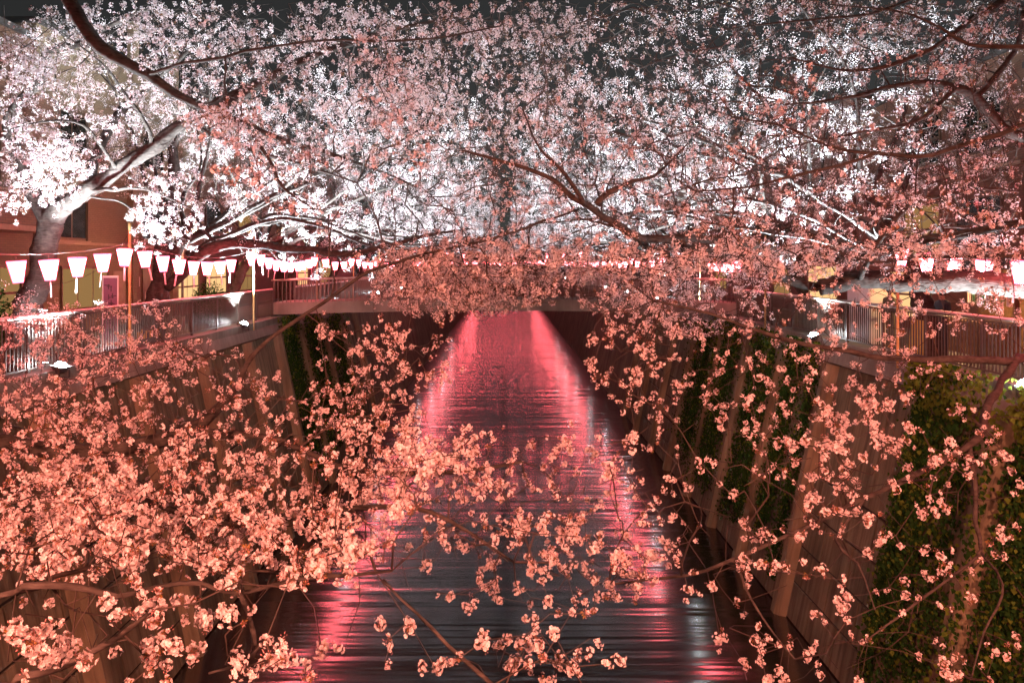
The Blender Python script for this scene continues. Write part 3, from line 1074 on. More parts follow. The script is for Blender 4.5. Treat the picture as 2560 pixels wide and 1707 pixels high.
def person(p, rz, coat, label, pose=0.0):
    e = empty('person', p, label, 'person', 'people at the stall', rz)
    J = {'pel': (0, 0, .93), 'sp': (0, .02, 1.12), 'ch': (0, .03, 1.32), 'nk': (0, .01, 1.47), 'hd': (0, -.02, 1.60), 'top': (0, -.01, 1.70)}
    R = {'pel': .145, 'sp': .14, 'ch': .155, 'nk': .055, 'hd': .088, 'top': .07}
    E = [('pel', 'sp'), ('sp', 'ch'), ('ch', 'nk'), ('nk', 'hd'), ('hd', 'top')]
    for s, q in ((-1, 'l'), (1, 'r')):
        J.update({'sh' + q: (.17 * s, .03, 1.38), 'el' + q: (.23 * s, .0 - .05 * pose, 1.11), 'wr' + q: (.19 * s, -.2 - .1 * pose, 1.02 + .12 * pose), 'hn' + q: (.17 * s, -.29 - .1 * pose, 1.03 + .13 * pose),
                  'hp' + q: (.09 * s, 0, .88), 'kn' + q: (.10 * s, -.02, .49), 'an' + q: (.10 * s, .02, .08), 'to' + q: (.11 * s, -.15, .035)})
        R.update({'sh' + q: .068, 'el' + q: .05, 'wr' + q: .036, 'hn' + q: .03, 'hp' + q: .095, 'kn' + q: .065, 'an' + q: .045, 'to' + q: .035})
        E += [('ch', 'sh' + q), ('sh' + q, 'el' + q), ('el' + q, 'wr' + q), ('wr' + q, 'hn' + q), ('pel', 'hp' + q), ('hp' + q, 'kn' + q), ('kn' + q, 'an' + q), ('an' + q, 'to' + q)]
    names = list(J)
    me = bpy.data.meshes.new('person_body')
    me.from_pydata([J[n] for n in names], [(names.index(a), names.index(b_)) for a, b_ in E], [])
    o = obj('body', me, e)
    o.modifiers.new('skin', 'SKIN')
    for i, n in enumerate(names):
        me.skin_vertices[0].data[i].radius = (R[n], R[n] * (0.8 if n in ('pel', 'sp', 'ch') else 1.0))
    me.skin_vertices[0].data[0].use_root = True
    sub = o.modifiers.new('sub', 'SUBSURF'); sub.levels = 1; sub.render_levels = 2
    # clothes below the neck, skin above
    m = bpy.data.materials.get('person_' + coat)
    if m is None:
        m, N, L, bs = mat('person_' + coat)
        tc = N.new('ShaderNodeTexCoord'); sp = N.new('ShaderNodeSeparateXYZ'); L.new(tc.outputs['Object'], sp.inputs[0])
        gt = N.new('ShaderNodeMath'); gt.operation = 'GREATER_THAN'; gt.inputs[1].default_value = 1.47; L.new(sp.outputs['Z'], gt.inputs[0])
        mx = N.new('ShaderNodeMixRGB'); mx.inputs['Color1'].default_value = {'A': (.035, .035, .05, 1), 'B': (.16, .03, .04, 1), 'C': (.12, .10, .05, 1)}[coat]
        mx.inputs['Color2'].default_value = (.45, .27, .19, 1); L.new(gt.outputs[0], mx.inputs['Fac']); L.new(mx.outputs[0], bs.inputs['Base Color']); bs.inputs['Roughness'].default_value = .7
    me.materials.append(m)
    b = MB(); b.lathe([(0.092, 0.0), (0.108, 0.06), (0.10, 0.13), (0.06, 0.175), (0.005, 0.185)], 14, (0, .005, 1.575)); h = b.obj('hair', M['hair'], e, smooth=True)
    b = MB(); b.lathe([(0.018, 0.0), (0.016, 0.02), (0.004, 0.045)], 8, (0, -.105, 1.575)); b.obj('nose', M['skin'], e, smooth=True)


person((11.2, 20.4, GROUND), -1.2, 'A', 'person in a dark coat standing at the stall counter', 0.4)
person((11.4, 21.6, GROUND), -1.7, 'B', 'person in a maroon coat beside the stall curtain', 0.9)
person((10.9, 22.5, GROUND), 1.9, 'C', 'person in an olive coat near the white cabinet', 0.1)

# ------------------------------------------------------------------ ivy on the walls
def ivy(s, u0, u1, v0, v1, n, label, young=0.15, spill=0.25):
    base = Vector(wallp(s, (u0 + u1) / 2, v0, 0.1))
    e = empty('ivy', base, label, 'ivy', 'ivy hanging on the river walls')
    rg = np.random.default_rng(int(u0 * 97 + v0 * 13 + (5 if s > 0 else 0)))
    # a few trailing strands make the lower outline ragged
    ns = max(4, int((u1 - u0) * 3.2))
    su = np.sort(rg.normal((u0 + u1) / 2, (u1 - u0) * .34, ns))
    low = v0 + (v1 - v0) * rg.uniform(0, 0.40, ns) ** 1.5
    VV, QQ, MI = [], [], []
    st = MB()
    for i in range(ns):
        u = su[i]; pts = []
        for v in np.linspace(v1 - 0.1, low[i], 9):
            u += rg.normal(0, 0.06)
            pts.append(Vector(wallp(s, u, v, 0.09)) - base)
        st.tube(pts, 0.008, 4)
    st.obj('stem', M['twig'], e)
    cnt = 0
    n = int(n * 2.6)
    while cnt < n:
        i = rg.integers(ns)
        u = su[i] + rg.normal(0, 0.16)
        v = rg.uniform(low[i], v1)
        if u < u0 - 0.9 or u > u1 + 0.9: continue
        nn = 0.07 + abs(rg.normal(0, 0.09)) + (spill * rg.random() if v > v1 - 0.7 else 0)
        if any(abs(u - q) < .42 for q in RIBS[s]): nn += .27
        c = Vector(wallp(s, u, v, nn)) - base
        sz = rg.uniform(0.045, 0.09)
        nrm = Vector((-s * 1.0, rg.normal(0, .5) - 0.3, 0.35 + rg.normal(0, .45))).normalized()
        up = Vector((rg.normal(0, .3), rg.normal(0, .5), -1.0))
        a = (up - nrm * up.dot(nrm)).normalized()
        b2 = nrm.cross(a)
        o = len(VV)
        VV += [c - a * sz * 0.5, c - a * sz * 0.15 + b2 * sz * 0.62, c + a * sz * 0.75 + nrm * -sz * 0.2, c - a * sz * 0.15 - b2 * sz * 0.62, c + a * sz * 0.1 - nrm * sz * 0.15]
        QQ += [(o, o + 1, o + 4), (o + 1, o + 2, o + 4), (o + 2, o + 3, o + 4), (o + 3, o, o + 4)]
        MI += [1 if rg.random() < young * (2.2 if v > v1 - 1.0 else 0.6) else 0] * 4
        cnt += 1
    me = mesh_np('ivy_leaves', np.array([tuple(q) for q in VV]), None, QQ, (M['ivy'], M['ivyyoung']), None, np.array(MI))
    tag(obj('leaves', me, e), kind='stuff')


T = SL + 0.05
ivy(1, 10.6, 13.6, 0.3, T, 3600, 'lush green ivy spilling over the right coping by the nearest floodlight', 0.45, 0.45)
ivy(1, 14.5, 17.0, 0.2, T, 3200, 'ivy curtain with yellow young leaves beside the nearest right buttress rib', 0.35, 0.4)
ivy(1, 22.2, 24.6, 0.4, T - 0.2, 2400, 'dark ivy curtain between the second and third ribs on the right wall')
ivy(1, 25.5, 27.9, 0.4, T - 0.2, 2200, 'dark ivy curtain between the third and fourth ribs on the right wall')
ivy(1, 28.8, 31.4, 0.6, T - 0.2, 1900, 'dark ivy strip just before the footbridge on the right wall')
ivy(1, 32.6, 35.5, 0.8, T - 0.5, 1500, 'dark ivy strip under the footbridge on the right wall')
ivy(-1, 31.0, 33.7, 0.6, T - 0.1, 2200, 'dark ivy curtain under the floodlight at the left end of the footbridge')
ivy(-1, 34.6, 37.4, 0.8, T - 0.3, 1600, 'dark ivy strip past the footbridge on the left wall')
ivy(-1, 39.0, 41.6, 1.0, T - 0.3, 1200, 'small far ivy patch on the left wall')

# a bush behind the left railing
def bush(p, r, h, n, label):
    e = empty('shrub', p, label, 'shrub')
    rg = np.random.default_rng(int(abs(p[1]) * 31))
    st = MB()
    V, Q = [], []
    for k in range(9):
        a = rg.uniform(0, 6.28); t = Vector((math.cos(a) * r * .6, math.sin(a) * r * .6, h * rg.uniform(.6, .95)))
        st.tube([(0, 0, 0), t * 0.5 + Vector((0, 0, .08)), t], [0.015, 0.01, 0.004], 5)
    st.obj('stem', M['twig'], e)
    for k in range(n):
        d = Vector(rg.normal(0, 1, 3)); d.normalize()
        c = Vector((d.x * r, d.y * r, h * .55 + d.z * h * .45)) * float(rg.uniform(.55, 1) ** .5)
        c.z = max(c.z, 0.05)
        a = Vector(rg.normal(0, 1, 3)).normalized(); b2 = a.cross(d).normalized() if a.cross(d).length > .01 else Vector((1, 0, 0))
        sz = float(rg.uniform(.035, .07)); o = len(V)
        V += [c - a * sz, c + b2 * sz * .5, c + a * sz, c - b2 * sz * .5]
        Q.append((o, o + 1, o + 2, o + 3))
    tag(obj('foliage', mesh_np('shrub_foliage', np.array([tuple(q) for q in V]), Q, None, (M['ivy'],)), e), kind='stuff')


bush((-11.3, 30.4, GROUND), 0.65, 1.75, 1400, 'round green shrub behind the left railing near the street lamp')
bush((-11.8, 17.9, GROUND), 0.6, 2.2, 1500, 'tall dark shrub beside the thick pale trunk on the left')

# ------------------------------------------------------------------ blossom clusters
def basis(n):
    n = Vector(n).normalized()
    r = Vector((0, 0, 1)) if abs(n.z) < 0.9 else Vector((1, 0, 0))
    a = n.cross(r).normalized()
    return n, a, n.cross(a)


def cluster(seed, nf, nb, nl, rad, detail, fsize=0.0175, pale=False, flat=1.0):
    """one umbel: flowers on stalks round a spur, buds and young leaves between them"""
    rg = random.Random(seed)
    V, Q, T_, QM, TM = [], [], [], [], []

    def vert(p):
        V.append(tuple(p)); return len(V) - 1
    dirs = []
    sq = Vector((rg.uniform(1.1, 1.6), rg.uniform(.75, 1.1), rg.uniform(.7, .95))) if detail else Vector((1, 1, 1))
    for i in range(nf + nb):
        for _ in range(14):
            d = Vector((rg.gauss(0, 1), rg.gauss(0, 1), rg.gauss(0, 1) * flat - 0.1)).normalized()
            if all((d - e).length > 1.5 / math.sqrt(nf + nb) * 1.1 for e in dirs): break
        dirs.append(d)
    for i, d in enumerate(dirs):
        R = rad * (rg.uniform(0.55, 1.2) if detail else rg.uniform(.25, 1.2))
        c = Vector((d.x * sq.x, d.y * sq.y, d.z * sq.z)) * R
        n, a, b = basis(d + Vector((rg.gauss(0, .35), rg.gauss(0, .35), rg.gauss(0, .35))))
        if detail > 0:
            st = d * rad * 0.05
            w = 0.0011
            k = [vert(st + a * w), vert(st - a * w), vert(c - a * w), vert(c + a * w)]
            Q.append(k); QM.append(2)
        if i < nf:
            f = fsize * rg.uniform(0.85, 1.12)
            cup = rg.uniform(0.15, 0.55)
            ph = rg.uniform(0, 6.28)
            if detail == 0:
                ring = []
                for j in range(5):
                    t = ph + j * 1.2566
                    ring.append(vert(c + (a * math.cos(t) + b * math.sin(t)) * f + n * f * cup * 0.5 * (j % 2)))
                T_.append((ring[0], ring[1], ring[2])); T_.append((ring[0], ring[2], ring[3])); T_.append((ring[0], ring[3], ring[4])); TM += [0, 0, 0]
            else:
                for j in range(5):
                    t = ph + j * 1.2566 + rg.uniform(-.12, .12)
                    ax = a * math.cos(t) + b * math.sin(t)
                    sx = n.cross(ax)
                    lift = cup + rg.uniform(-.15, .15)
                    p0 = vert(c + ax * f * 0.06)
                    pl = vert(c + ax * f * .62 + sx * f * .43 + n * f * (lift * .62 + .10))
                    pr = vert(c + ax * f * .62 - sx * f * .43 + n * f * (lift * .62 + .10))
                    if detail == 1:
                        pt = vert(c + ax * f * 1.0 + n * f * lift)
                        Q.append((p0, pr, pt, pl)); QM.append(0)
                    else:
                        tl = vert(c + ax * f * .97 + sx * f * .20 + n * f * (lift + .04))
                        tr = vert(c + ax * f * .97 - sx * f * .20 + n * f * (lift + .04))
                        nt = vert(c + ax * f * .88 + n * f * (lift * .9))
                        Q.append((p0, nt, tl, pl)); Q.append((p0, pr, tr, nt)); QM += [0, 0]
                k = [vert(c + (a * math.cos(t) + b * math.sin(t)) * f * .17 + n * f * .06) for t in (0, 2.1, 4.2)]
                T_.append(k); TM.append(1)
                if detail == 2:   # stamens
                    for j in range(5):
                        t = rg.uniform(0, 6.28)
                        ax = a * math.cos(t) + b * math.sin(t)
                        k = [vert(c + ax * f * .05), vert(c + ax * f * .3 + n * f * .45), vert(c + ax * f * .36 + n * f * .42)]
                        T_.append(k); TM.append(1)
        else:
            h = fsize * rg.uniform(0.45, 0.7)
            w = h * 0.45
            top = vert(c + n * h); bot = vert(c - n * h * .6)
            m_ = [vert(c + (a * math.cos(t) + b * math.sin(t)) * w) for t in (0, 1.57, 3.14, 4.71)]
            for j in range(4):
                T_.append((m_[j], m_[(j + 1) % 4], top)); TM.append(3)
                T_.append((m_[(j + 1) % 4], m_[j], bot)); TM.append(2)
    for i in range(nl):
        d = Vector((rg.gauss(0, 1), rg.gauss(0, 1), abs(rg.gauss(0, 1)))).normalized()
        n, a, b = basis(d)
        l = fsize * rg.uniform(1.0, 1.9)
        c = d * rad * 0.3
        k = [vert(c), vert(c + d * l * .5 + a * l * .22), vert(c + d * l), vert(c + d * l * .5 - a * l * .22)]
        Q.append(k); QM.append(4)
    bm = M['budpale'] if pale else M['bud']
    return mesh_np('blossom_cluster', np.array(V), Q if Q else None, T_ if T_ else None,
                   (M['petal'], M['core'], M['calyx'], bm, M['youngleaf']), np.array(QM) if Q else None, np.array(TM) if T_ else None)


HI = [cluster(1, 13, 4, 4, .040, 2), cluster(2, 9, 6, 5, .036, 2), cluster(3, 17, 3, 3, .044, 2), cluster(4, 6, 9, 6, .036, 2), cluster(5, 1, 12, 7, .034, 2)]
MID = [cluster(11, 13, 3, 3, .050, 1, .018), cluster(12, 9, 5, 4, .046, 1, .018), cluster(13, 16, 2, 2, .055, 1, .018), cluster(14, 5, 9, 6, .044, 1, .018), cluster(15, 1, 12, 3, .05, 1, .016, True)]
LOW = [cluster(21, 30, 0, 6, .16, 0, .0165, flat=.55), cluster(22, 24, 2, 8, .15, 0, .0165, flat=.6), cluster(23, 36, 0, 5, .18, 0, .0165, flat=.5), cluster(24, 22, 12, 12, .15, 0, .018, flat=.6), cluster(25, 3, 22, 6, .15, 0, .018, True)]


def scatter_group(name, protos):
    ng = bpy.data.node_groups.new(name, 'GeometryNodeTree')
    ng.interface.new_socket('Geometry', in_out='INPUT', socket_type='NodeSocketGeometry')
    ng.interface.new_socket('Geometry', in_out='OUTPUT', socket_type='NodeSocketGeometry')
    N, L = ng.nodes, ng.links
    gi, go = N.new('NodeGroupInput'), N.new('NodeGroupOutput')
    g2i = N.new('GeometryNodeGeometryToInstance')
    for me in reversed(protos):
        po = bpy.data.objects.new('blossom_prototype', me)
        oi = N.new('GeometryNodeObjectInfo')
        oi.transform_space = 'ORIGINAL'
        oi.inputs['Object'].default_value = po
        oi.inputs['As Instance'].default_value = False
        L.new(oi.outputs['Geometry'], g2i.inputs[0])
    iop = N.new('GeometryNodeInstanceOnPoints')
    L.new(gi.outputs[0], iop.inputs['Points'])
    L.new(g2i.outputs[0], iop.inputs['Instance'])
    iop.inputs['Pick Instance'].default_value = True
    for (nm, tp, sock) in (('idx', 'INT', 'Instance Index'), ('rot', 'FLOAT_VECTOR', 'Rotation'), ('scl', 'FLOAT', 'Scale')):
        a = N.new('GeometryNodeInputNamedAttribute')
        a.data_type = tp
        a.inputs['Name'].default_value = nm
        L.new(a.outputs['Attribute'], iop.inputs[sock])
    L.new(iop.outputs[0], go.inputs[0])
    return ng


NG = {'hi': scatter_group('scatter_near_blossoms', HI), 'mid': scatter_group('scatter_mid_blossoms', MID), 'low': scatter_group('scatter_far_blossoms', LOW)}
PROTO = {'hi': HI, 'mid': MID, 'low': LOW}


def scatter(name, lod, pos, rot, scl, idx, parent):
    if len(pos) == 0: return
    me = bpy.data.meshes.new(name)
    me.vertices.add(len(pos))
    me.vertices.foreach_set('co', np.asarray(pos, np.float32).ravel())
    a = me.attributes.new('rot', 'FLOAT_VECTOR', 'POINT'); a.data.foreach_set('vector', np.asarray(rot, np.float32).ravel())
    a = me.attributes.new('scl', 'FLOAT', 'POINT'); a.data.foreach_set('value', np.asarray(scl, np.float32))
    a = me.attributes.new('idx', 'INT', 'POINT'); a.data.foreach_set('value', np.asarray(idx, np.int32))
    for m in PROTO[lod][0].materials: me.materials.append(m)
    o = obj(name, me, parent)
    md = o.modifiers.new('scatter', 'NODES')
    md.node_group = NG[lod]
    tag(o, kind='stuff')
    return o


# ------------------------------------------------------------------ cherry trees
def resample(pts, step):
    """Catmull-Rom through (x,y,z,r) waypoints"""
    p = np.asarray(pts, float)
    if len(p) == 2:
        p = np.vstack([p[0], (p[0] + p[1]) / 2, p[1]])
    q = np.vstack([2 * p[0] - p[1], p, 2 * p[-1] - p[-2]])
    out = []
    for i in range(1, len(q) - 2):
        l = np.linalg.norm(q[i + 1, :3] - q[i, :3])
        k = max(2, int(l / step))
        for t in np.linspace(0, 1, k, endpoint=False):
            out.append(0.5 * ((2 * q[i]) + (-q[i - 1] + q[i + 1]) * t + (2 * q[i - 1] - 5 * q[i] + 4 * q[i + 1] - q[i + 2]) * t * t + (-q[i - 1] + 3 * q[i] - 3 * q[i + 1] + q[i + 2]) * t ** 3))
    out.append(q[-2])
    out = np.array(out)
    out[:, 3] = np.maximum(out[:, 3], 0.004)
    rk = np.random.default_rng(int(abs(p[0, 0] * 1000 + p[-1, 1] * 77)) % 99991)
    n = len(out)
    for wl, am in ((6, 0.55), (2.5, 0.22)):
        k = max(3, int(n / wl))
        nz = rk.normal(0, 1, (k, 3))
        xi = np.linspace(0, k - 1, n)
        d = np.stack([np.interp(xi, np.arange(k), nz[:, c]) for c in range(3)], 1)
        env = np.minimum(1, np.minimum(np.arange(n), np.arange(n)[::-1]) / 5.0)[:, None]
        out[:, :3] += d * env * (am * np.minimum(out[:, 3:4], .06) + 0.006)
        out[:, 3] *= 1 + 0.08 * np.interp(xi, np.arange(k), rk.normal(0, 1, k))
    return out


def tubes_np(A, B, ra, rb, n=4):
    """open frusta from A to B, all at once"""
    d = B - A
    L = np.linalg.norm(d, axis=1, keepdims=True) + 1e-9
    d = d / L
    ref = np.where(np.abs(d[:, 2:3]) < 0.9, np.array([[0, 0, 1.0]]), np.array([[1.0, 0, 0]]))
    u = np.cross(d, ref); u /= np.linalg.norm(u, axis=1, keepdims=True) + 1e-9
    v = np.cross(d, u)
    ang = np.arange(n) * 2 * np.pi / n
    c, s = np.cos(ang)[None, :, None], np.sin(ang)[None, :, None]
    ring = u[:, None, :] * c + v[:, None, :] * s
    VA = A[:, None, :] + ring * ra[:, None, None]
    VB = B[:, None, :] + ring * rb[:, None, None]
    E = len(A)
    V = np.concatenate([VA, VB], axis=1).reshape(-1, 3)
    base = (np.arange(E) * 2 * n)[:, None]
    j = np.arange(n)[None, :]
    k = (j + 1) % n
    Q = np.stack([base + j, base + k, base + k + n, base + j + n], axis=-1).reshape(-1, 4)
    return V, Q


def grow(guides, A, rg, bf=0.30, step=0.28, r0=0.0022, wob=0.10):
    """join every spur to the nearest wood, cheapest path first; returns nodes, parents, radii, node of each spur"""
    pos, par, pl, fixed = [], [], [], []
    for gi, g in enumerate(guides):
        start = -1
        if gi > 0:
            d = np.linalg.norm(np.array(pos) - g[0, :3], axis=1)
            start = int(np.argmin(d))
        for i, q in enumerate(g):
            par.append(start if i == 0 else len(pos) - 1)
            pos.append(q[:3]); fixed.append(q[3])
            l = 0 if par[-1] < 0 else np.linalg.norm(pos[-1] - pos[par[-1]])
            pl.append((pl[par[-1]] if par[-1] >= 0 else 0) + l * 0.15)
    ng = len(pos)
    n = len(A)
    spur = np.zeros(n, int)
    G = np.array(pos); PL = np.array(pl)
    best = np.full(n, 1e9); bp = np.zeros(n, int)
    thick = np.array(fixed)
    for i in range(0, ng, 400):
        D = np.linalg.norm(A[:, None] - G[None, i:i + 400], axis=2) + bf * PL[None, i:i + 400]
        m = D.min(1); am = D.argmin(1) + i
        k = m < best
        best[k] = m[k]; bp[k] = am[k]
    alive = np.ones(n, bool)
    for _ in range(n):
        i = int(np.argmin(best))
        p = bp[i]
        a, b = pos[p], A[i]
        L = np.linalg.norm(b - a)
        k = max(1, int(round(L / step)))
        pd = pos[p] - pos[par[p]] if par[p] >= 0 else b - a
        pd = pd / (np.linalg.norm(pd) + 1e-9)
        t0 = (pd * 0.55 + (b - a) / (L + 1e-9) * 0.6) * L
        t1 = ((b - a) / (L + 1e-9) + np.array([0, 0, -0.12]) + rg.normal(0, .2, 3)) * L
        prev = p
        new = []
        for q in range(1, k + 1):
            t = q / k
            h = (2 * t**3 - 3 * t**2 + 1) * a + (t**3 - 2 * t**2 + t) * t0 + (-2 * t**3 + 3 * t**2) * b + (t**3 - t**2) * t1
            if q < k: h = h + rg.normal(0, wob * step * .5, 3)
            par.append(prev); pos.append(h); fixed.append(0.0)
            pl.append(pl[prev] + np.linalg.norm(h - pos[prev]))
            prev = len(pos) - 1
            new.append(prev)
        spur[i] = prev
        alive[i] = False
        best[i] = 1e18
        NP = np.array([pos[q] for q in new]); NL = np.array([pl[q] for q in new])
        D = np.linalg.norm(A[:, None] - NP[None], axis=2) + bf * NL[None]
        m = D.min(1); am = D.argmin(1)
        kk = (m < best) & alive
        best[kk] = m[kk]; bp[kk] = np.array(new)[am[kk]]
    pos = np.array(pos); par = np.array(par)
    e = 2.35
    acc = np.zeros(len(pos))
    for i in range(len(pos) - 1, -1, -1):
        if acc[i] == 0: acc[i] = r0 ** e
        if par[i] >= 0: acc[par[i]] += acc[i]
    r = acc ** (1 / e)
    fx = np.array(fixed)
    r = np.where(fx > 0, fx, r)
    for i in range(ng, len(pos)):
        r[i] = min(r[i], r[par[i]])
    return pos, par, r, spur, ng


def in_poly(p, poly):
    x, y = p; c = False
    for (x1, y1), (x2, y2) in zip(poly, poly[1:] + poly[:1]):
        if (y1 > y) != (y2 > y) and x < (x2 - x1) * (y - y1) / (y2 - y1) + x1: c = not c
    return c


def fill(poly, zfun, n, rg, clump=0.0):
    """n spurs spread through the wedge of air behind a polygon of bearings, zfun(dx, dy) giving the distance"""
    xs = [p[0] for p in poly]; ys = [p[1] for p in poly]
    out, c = [], []
    while len(out) < n:
        if c and rg.random() < clump:
            k = c[rg.integers(len(c))]
            q = (k[0] + rg.normal(0, 45), k[1] + rg.normal(0, 26)); dz = k[2] + rg.normal(0, .35)
        else:
            q = (rg.uniform(min(xs), max(xs)), rg.uniform(min(ys), max(ys))); dz = None
        if not in_poly(q, poly): continue
        z = zfun(q[0], q[1], rg) if dz is None else dz
        c.append((q[0], q[1], z))
        out.append(P(q[0], q[1], max(z, 2.0)))
    return out


def Zr(a, b):
    return lambda x, y, rg: rg.uniform(a, b)


def tree(base, label, guides, spurs, kinds, rg, lodfun, per=(1, 2), size=(0.85, 1.25), bare=0.15, step=0.28, singles=0, spread=0.08, bf=0.3, along=0.35, r0=0.0022):
    """spurs: (n,3); kinds: (n,) share of bud clusters for each spur"""
    base = np.array(base, float)
    e = empty('cherry_tree', base, label, 'tree', 'cherry trees lining the river')
    gs = [resample(g, 0.14 if gi else 0.10) for gi, g in enumerate(guides)]
    pos, par, r, spur, ng = grow(gs, spurs, rg, bf=bf, step=step, r0=r0)
    for gi, g in enumerate(gs):
        b = MB()
        n = 14 if g[0, 3] > 0.12 else (10 if g[0, 3] > 0.04 else 6)
        gg = g.copy()
        gg[:, :3] -= base
        if gi == 0:   # root flare
            hh = gg[:, 2]
            gg[:, 3] = gg[:, 3] * (1 + 0.55 * np.exp(-np.clip(hh, 0, None) / 0.28))
        b.tube([tuple(q[:3]) for q in gg], list(gg[:, 3]), n, jit=0.11)
        b.obj('trunk' if gi == 0 else 'branch', M['bark'], e, smooth=True)
    ch = np.arange(ng, len(pos))
    V, Q = tubes_np(pos[par[ch]] - base, pos[ch] - base, np.minimum(r[par[ch]], np.maximum(r[ch] * 1.25, r0)), r[ch], 4)
    tag(obj('twigs', mesh_np('twigs', V, Q, None, (M['twig'],), smooth=True), e), kind='stuff')
    # flower clusters at the spurs and along the last bit of twig
    C = {'hi': [], 'mid': [], 'low': []}
    for i in range(len(spurs)):
        if rg.random() < bare or kinds[i] > 1: continue
        p = pos[spur[i]]
        lod = lodfun(p)
        big = 1.0
        spots = []
        for k in range(rg.integers(per[0], per[1] + 1)):
            spots.append(p + rg.normal(0, spread, 3) * (0 if k == 0 else 1))
        q = par[spur[i]]
        if rg.random() < along and q >= ng:
            t = rg.uniform(.2, .8)
            spots.append(p * (1 - t) + pos[q] * t + rg.normal(0, .02, 3))
        for sp in spots:
            kd = kinds[i]
            if rg.random() < kd: ix = 3 if rg.random() < 0.55 else 4
            else: ix = int(rg.integers(0, 3))
            C[lod].append((sp - base, rg.uniform(0, 6.28, 3), rg.uniform(*size), ix))
    if singles and C['hi']:
        C['hi'].sort(key=lambda c: np.linalg.norm(c[0] + base - np.array([0, 0, CAMZ])))
        vis = []
        rest = []
        for c in C['hi']:
            w = c[0] + base
            px, py = 1262 + w[0] / w[1] * F, 658 - (w[2] - CAMZ) / w[1] * F
            (vis if (w[1] > 0.5 and -20 < px < 2580 and -20 < py < 1727 and len(vis) < singles) else rest).append(c)
        for c in vis:
            obj('blossom_cluster', HI[c[3]], e, c[0], c[1], c[2])
        C['hi'] = rest
    for lod, nm in (('hi', 'near_blossoms'), ('mid', 'blossoms'), ('low', 'blossoms')):
        c = C[lod]
        if c:
            scatter(nm, lod, [q[0] for q in c], [q[1] for q in c], [q[2] for q in c], [q[3] for q in c], e)
    return e


def lod_near(p):
    d = p[1]
    return 'hi' if d < 11 else 'mid'


def W(*pts):
    """waypoints given as (dx, dy, z, r) bearings, or ('w', x, y, z, r) in metres"""
    out = []
    for p in pts:
        if p[0] == 'w': out.append(list(p[1:]))
        else: out.append(list(P(p[0], p[1], p[2])) + [p[3] * ZS])
    return np.array(out, float)


# --- near tree on the left bank, standing just outside the picture
rg = np.random.default_rng(101)
ZS = 1.32
b1 = (-10.2, 4.6, GROUND)
g = [
    W(('w', -10.2, 4.6, GROUND - .1, .26), ('w', -10.0, 4.7, 8.0, .23), ('w', -9.5, 4.9, 9.2, .20), ('w', -8.9, 5.3, 10.2, .16)),
    W(('w', -8.9, 5.3, 10.2, .13), ('w', -7.0, 7.4, 12.2, .11), (60, -110, 8.6, .095), (160, 0, 8.8, .085), (240, 105, 9.0, .075), (340, 170, 9.3, .066), (450, 238, 9.7, .056), (560, 282, 10.1, .046), (700, 335, 10.7, .034), (860, 385, 11.4, .02), (980, 440, 11.8, .01)),
    W((560, 282, 10.1, .03), (610, 350, 10.0, .025), (650, 430, 9.8, .018), (720, 480, 9.6, .012)),
    W((340, 170, 9.3, .022), (520, 130, 8.8, .018), (720, 90, 8.5, .013), (940, 95, 8.3, .012), (1150, 60, 8.3, .008)),
    W(('w', -9.7, 4.8, 8.6, .12), ('w', -7.4, 5.4, 8.2, .10), (-60, 1010, 6.6, .075), (220, 1040, 7.1, .066), (450, 990, 7.5, .056), (545, 900, 7.8, .036), (600, 795, 8.1, .026), (740, 692, 8.5, .021), (850, 622, 8.9, .018), (1000, 575, 9.3, .014), (1180, 530, 9.8, .018), (1330, 480, 10.2, .01)),
    W((450, 990, 7.5, .04), (620, 1010, 7.0, .032), (800, 1080, 6.6, .026), (1000, 1090, 6.3, .018), (1200, 1060, 6.2, .01)),
    W((220, 1040, 7.1, .045), (330, 1130, 6.0, .038), (520, 1190, 5.4, .03), (780, 1163, 5.6, .024), (950, 1163, 5.7, .018), (1065, 1213, 5.6, .012), (1180, 1290, 5.4, .008)),
    W(('w', -9.5, 4.8, 8.4, .08), ('w', -6.0, 4.2, 7.9, .06), ('w', -3.6, 3.6, 7.7, .042), (-30, 1380, 3.3, .017), (57, 1350, 3.2, .015), (177, 1347, 3.2, .014), (263, 1363, 3.2, .013), (356, 1352, 3.3, .012), (462, 1338, 3.4, .011), (551, 1360, 3.5, .010), (671, 1332, 3.7, .009), (781, 1322, 3.9, .010), (900, 1310, 4.2, .007)),
    W(('w', -3.6, 3.6, 7.7, .03), (-40, 1570, 2.8, .017), (46, 1555, 2.8, .016), (142, 1537, 2.85, .014), (213, 1490, 2.9, .012), (277, 1452, 2.9, .010), (350, 1400, 3.0, .007)),
    W((551, 1360, 3.5, .012), (575, 1420, 3.4, .012), (590, 1490, 3.3, .010), (560, 1520, 3.2, .007), (480, 1545, 3.2, .005)),
]
S, K = [], []


def addz(poly, zf, n, kind, clump=0.55):
    p = fill(poly, zf, int(n * (1.5 if ZS > 1 else 1)), rg, clump)
    S.extend(p); K.extend([kind] * len(p))


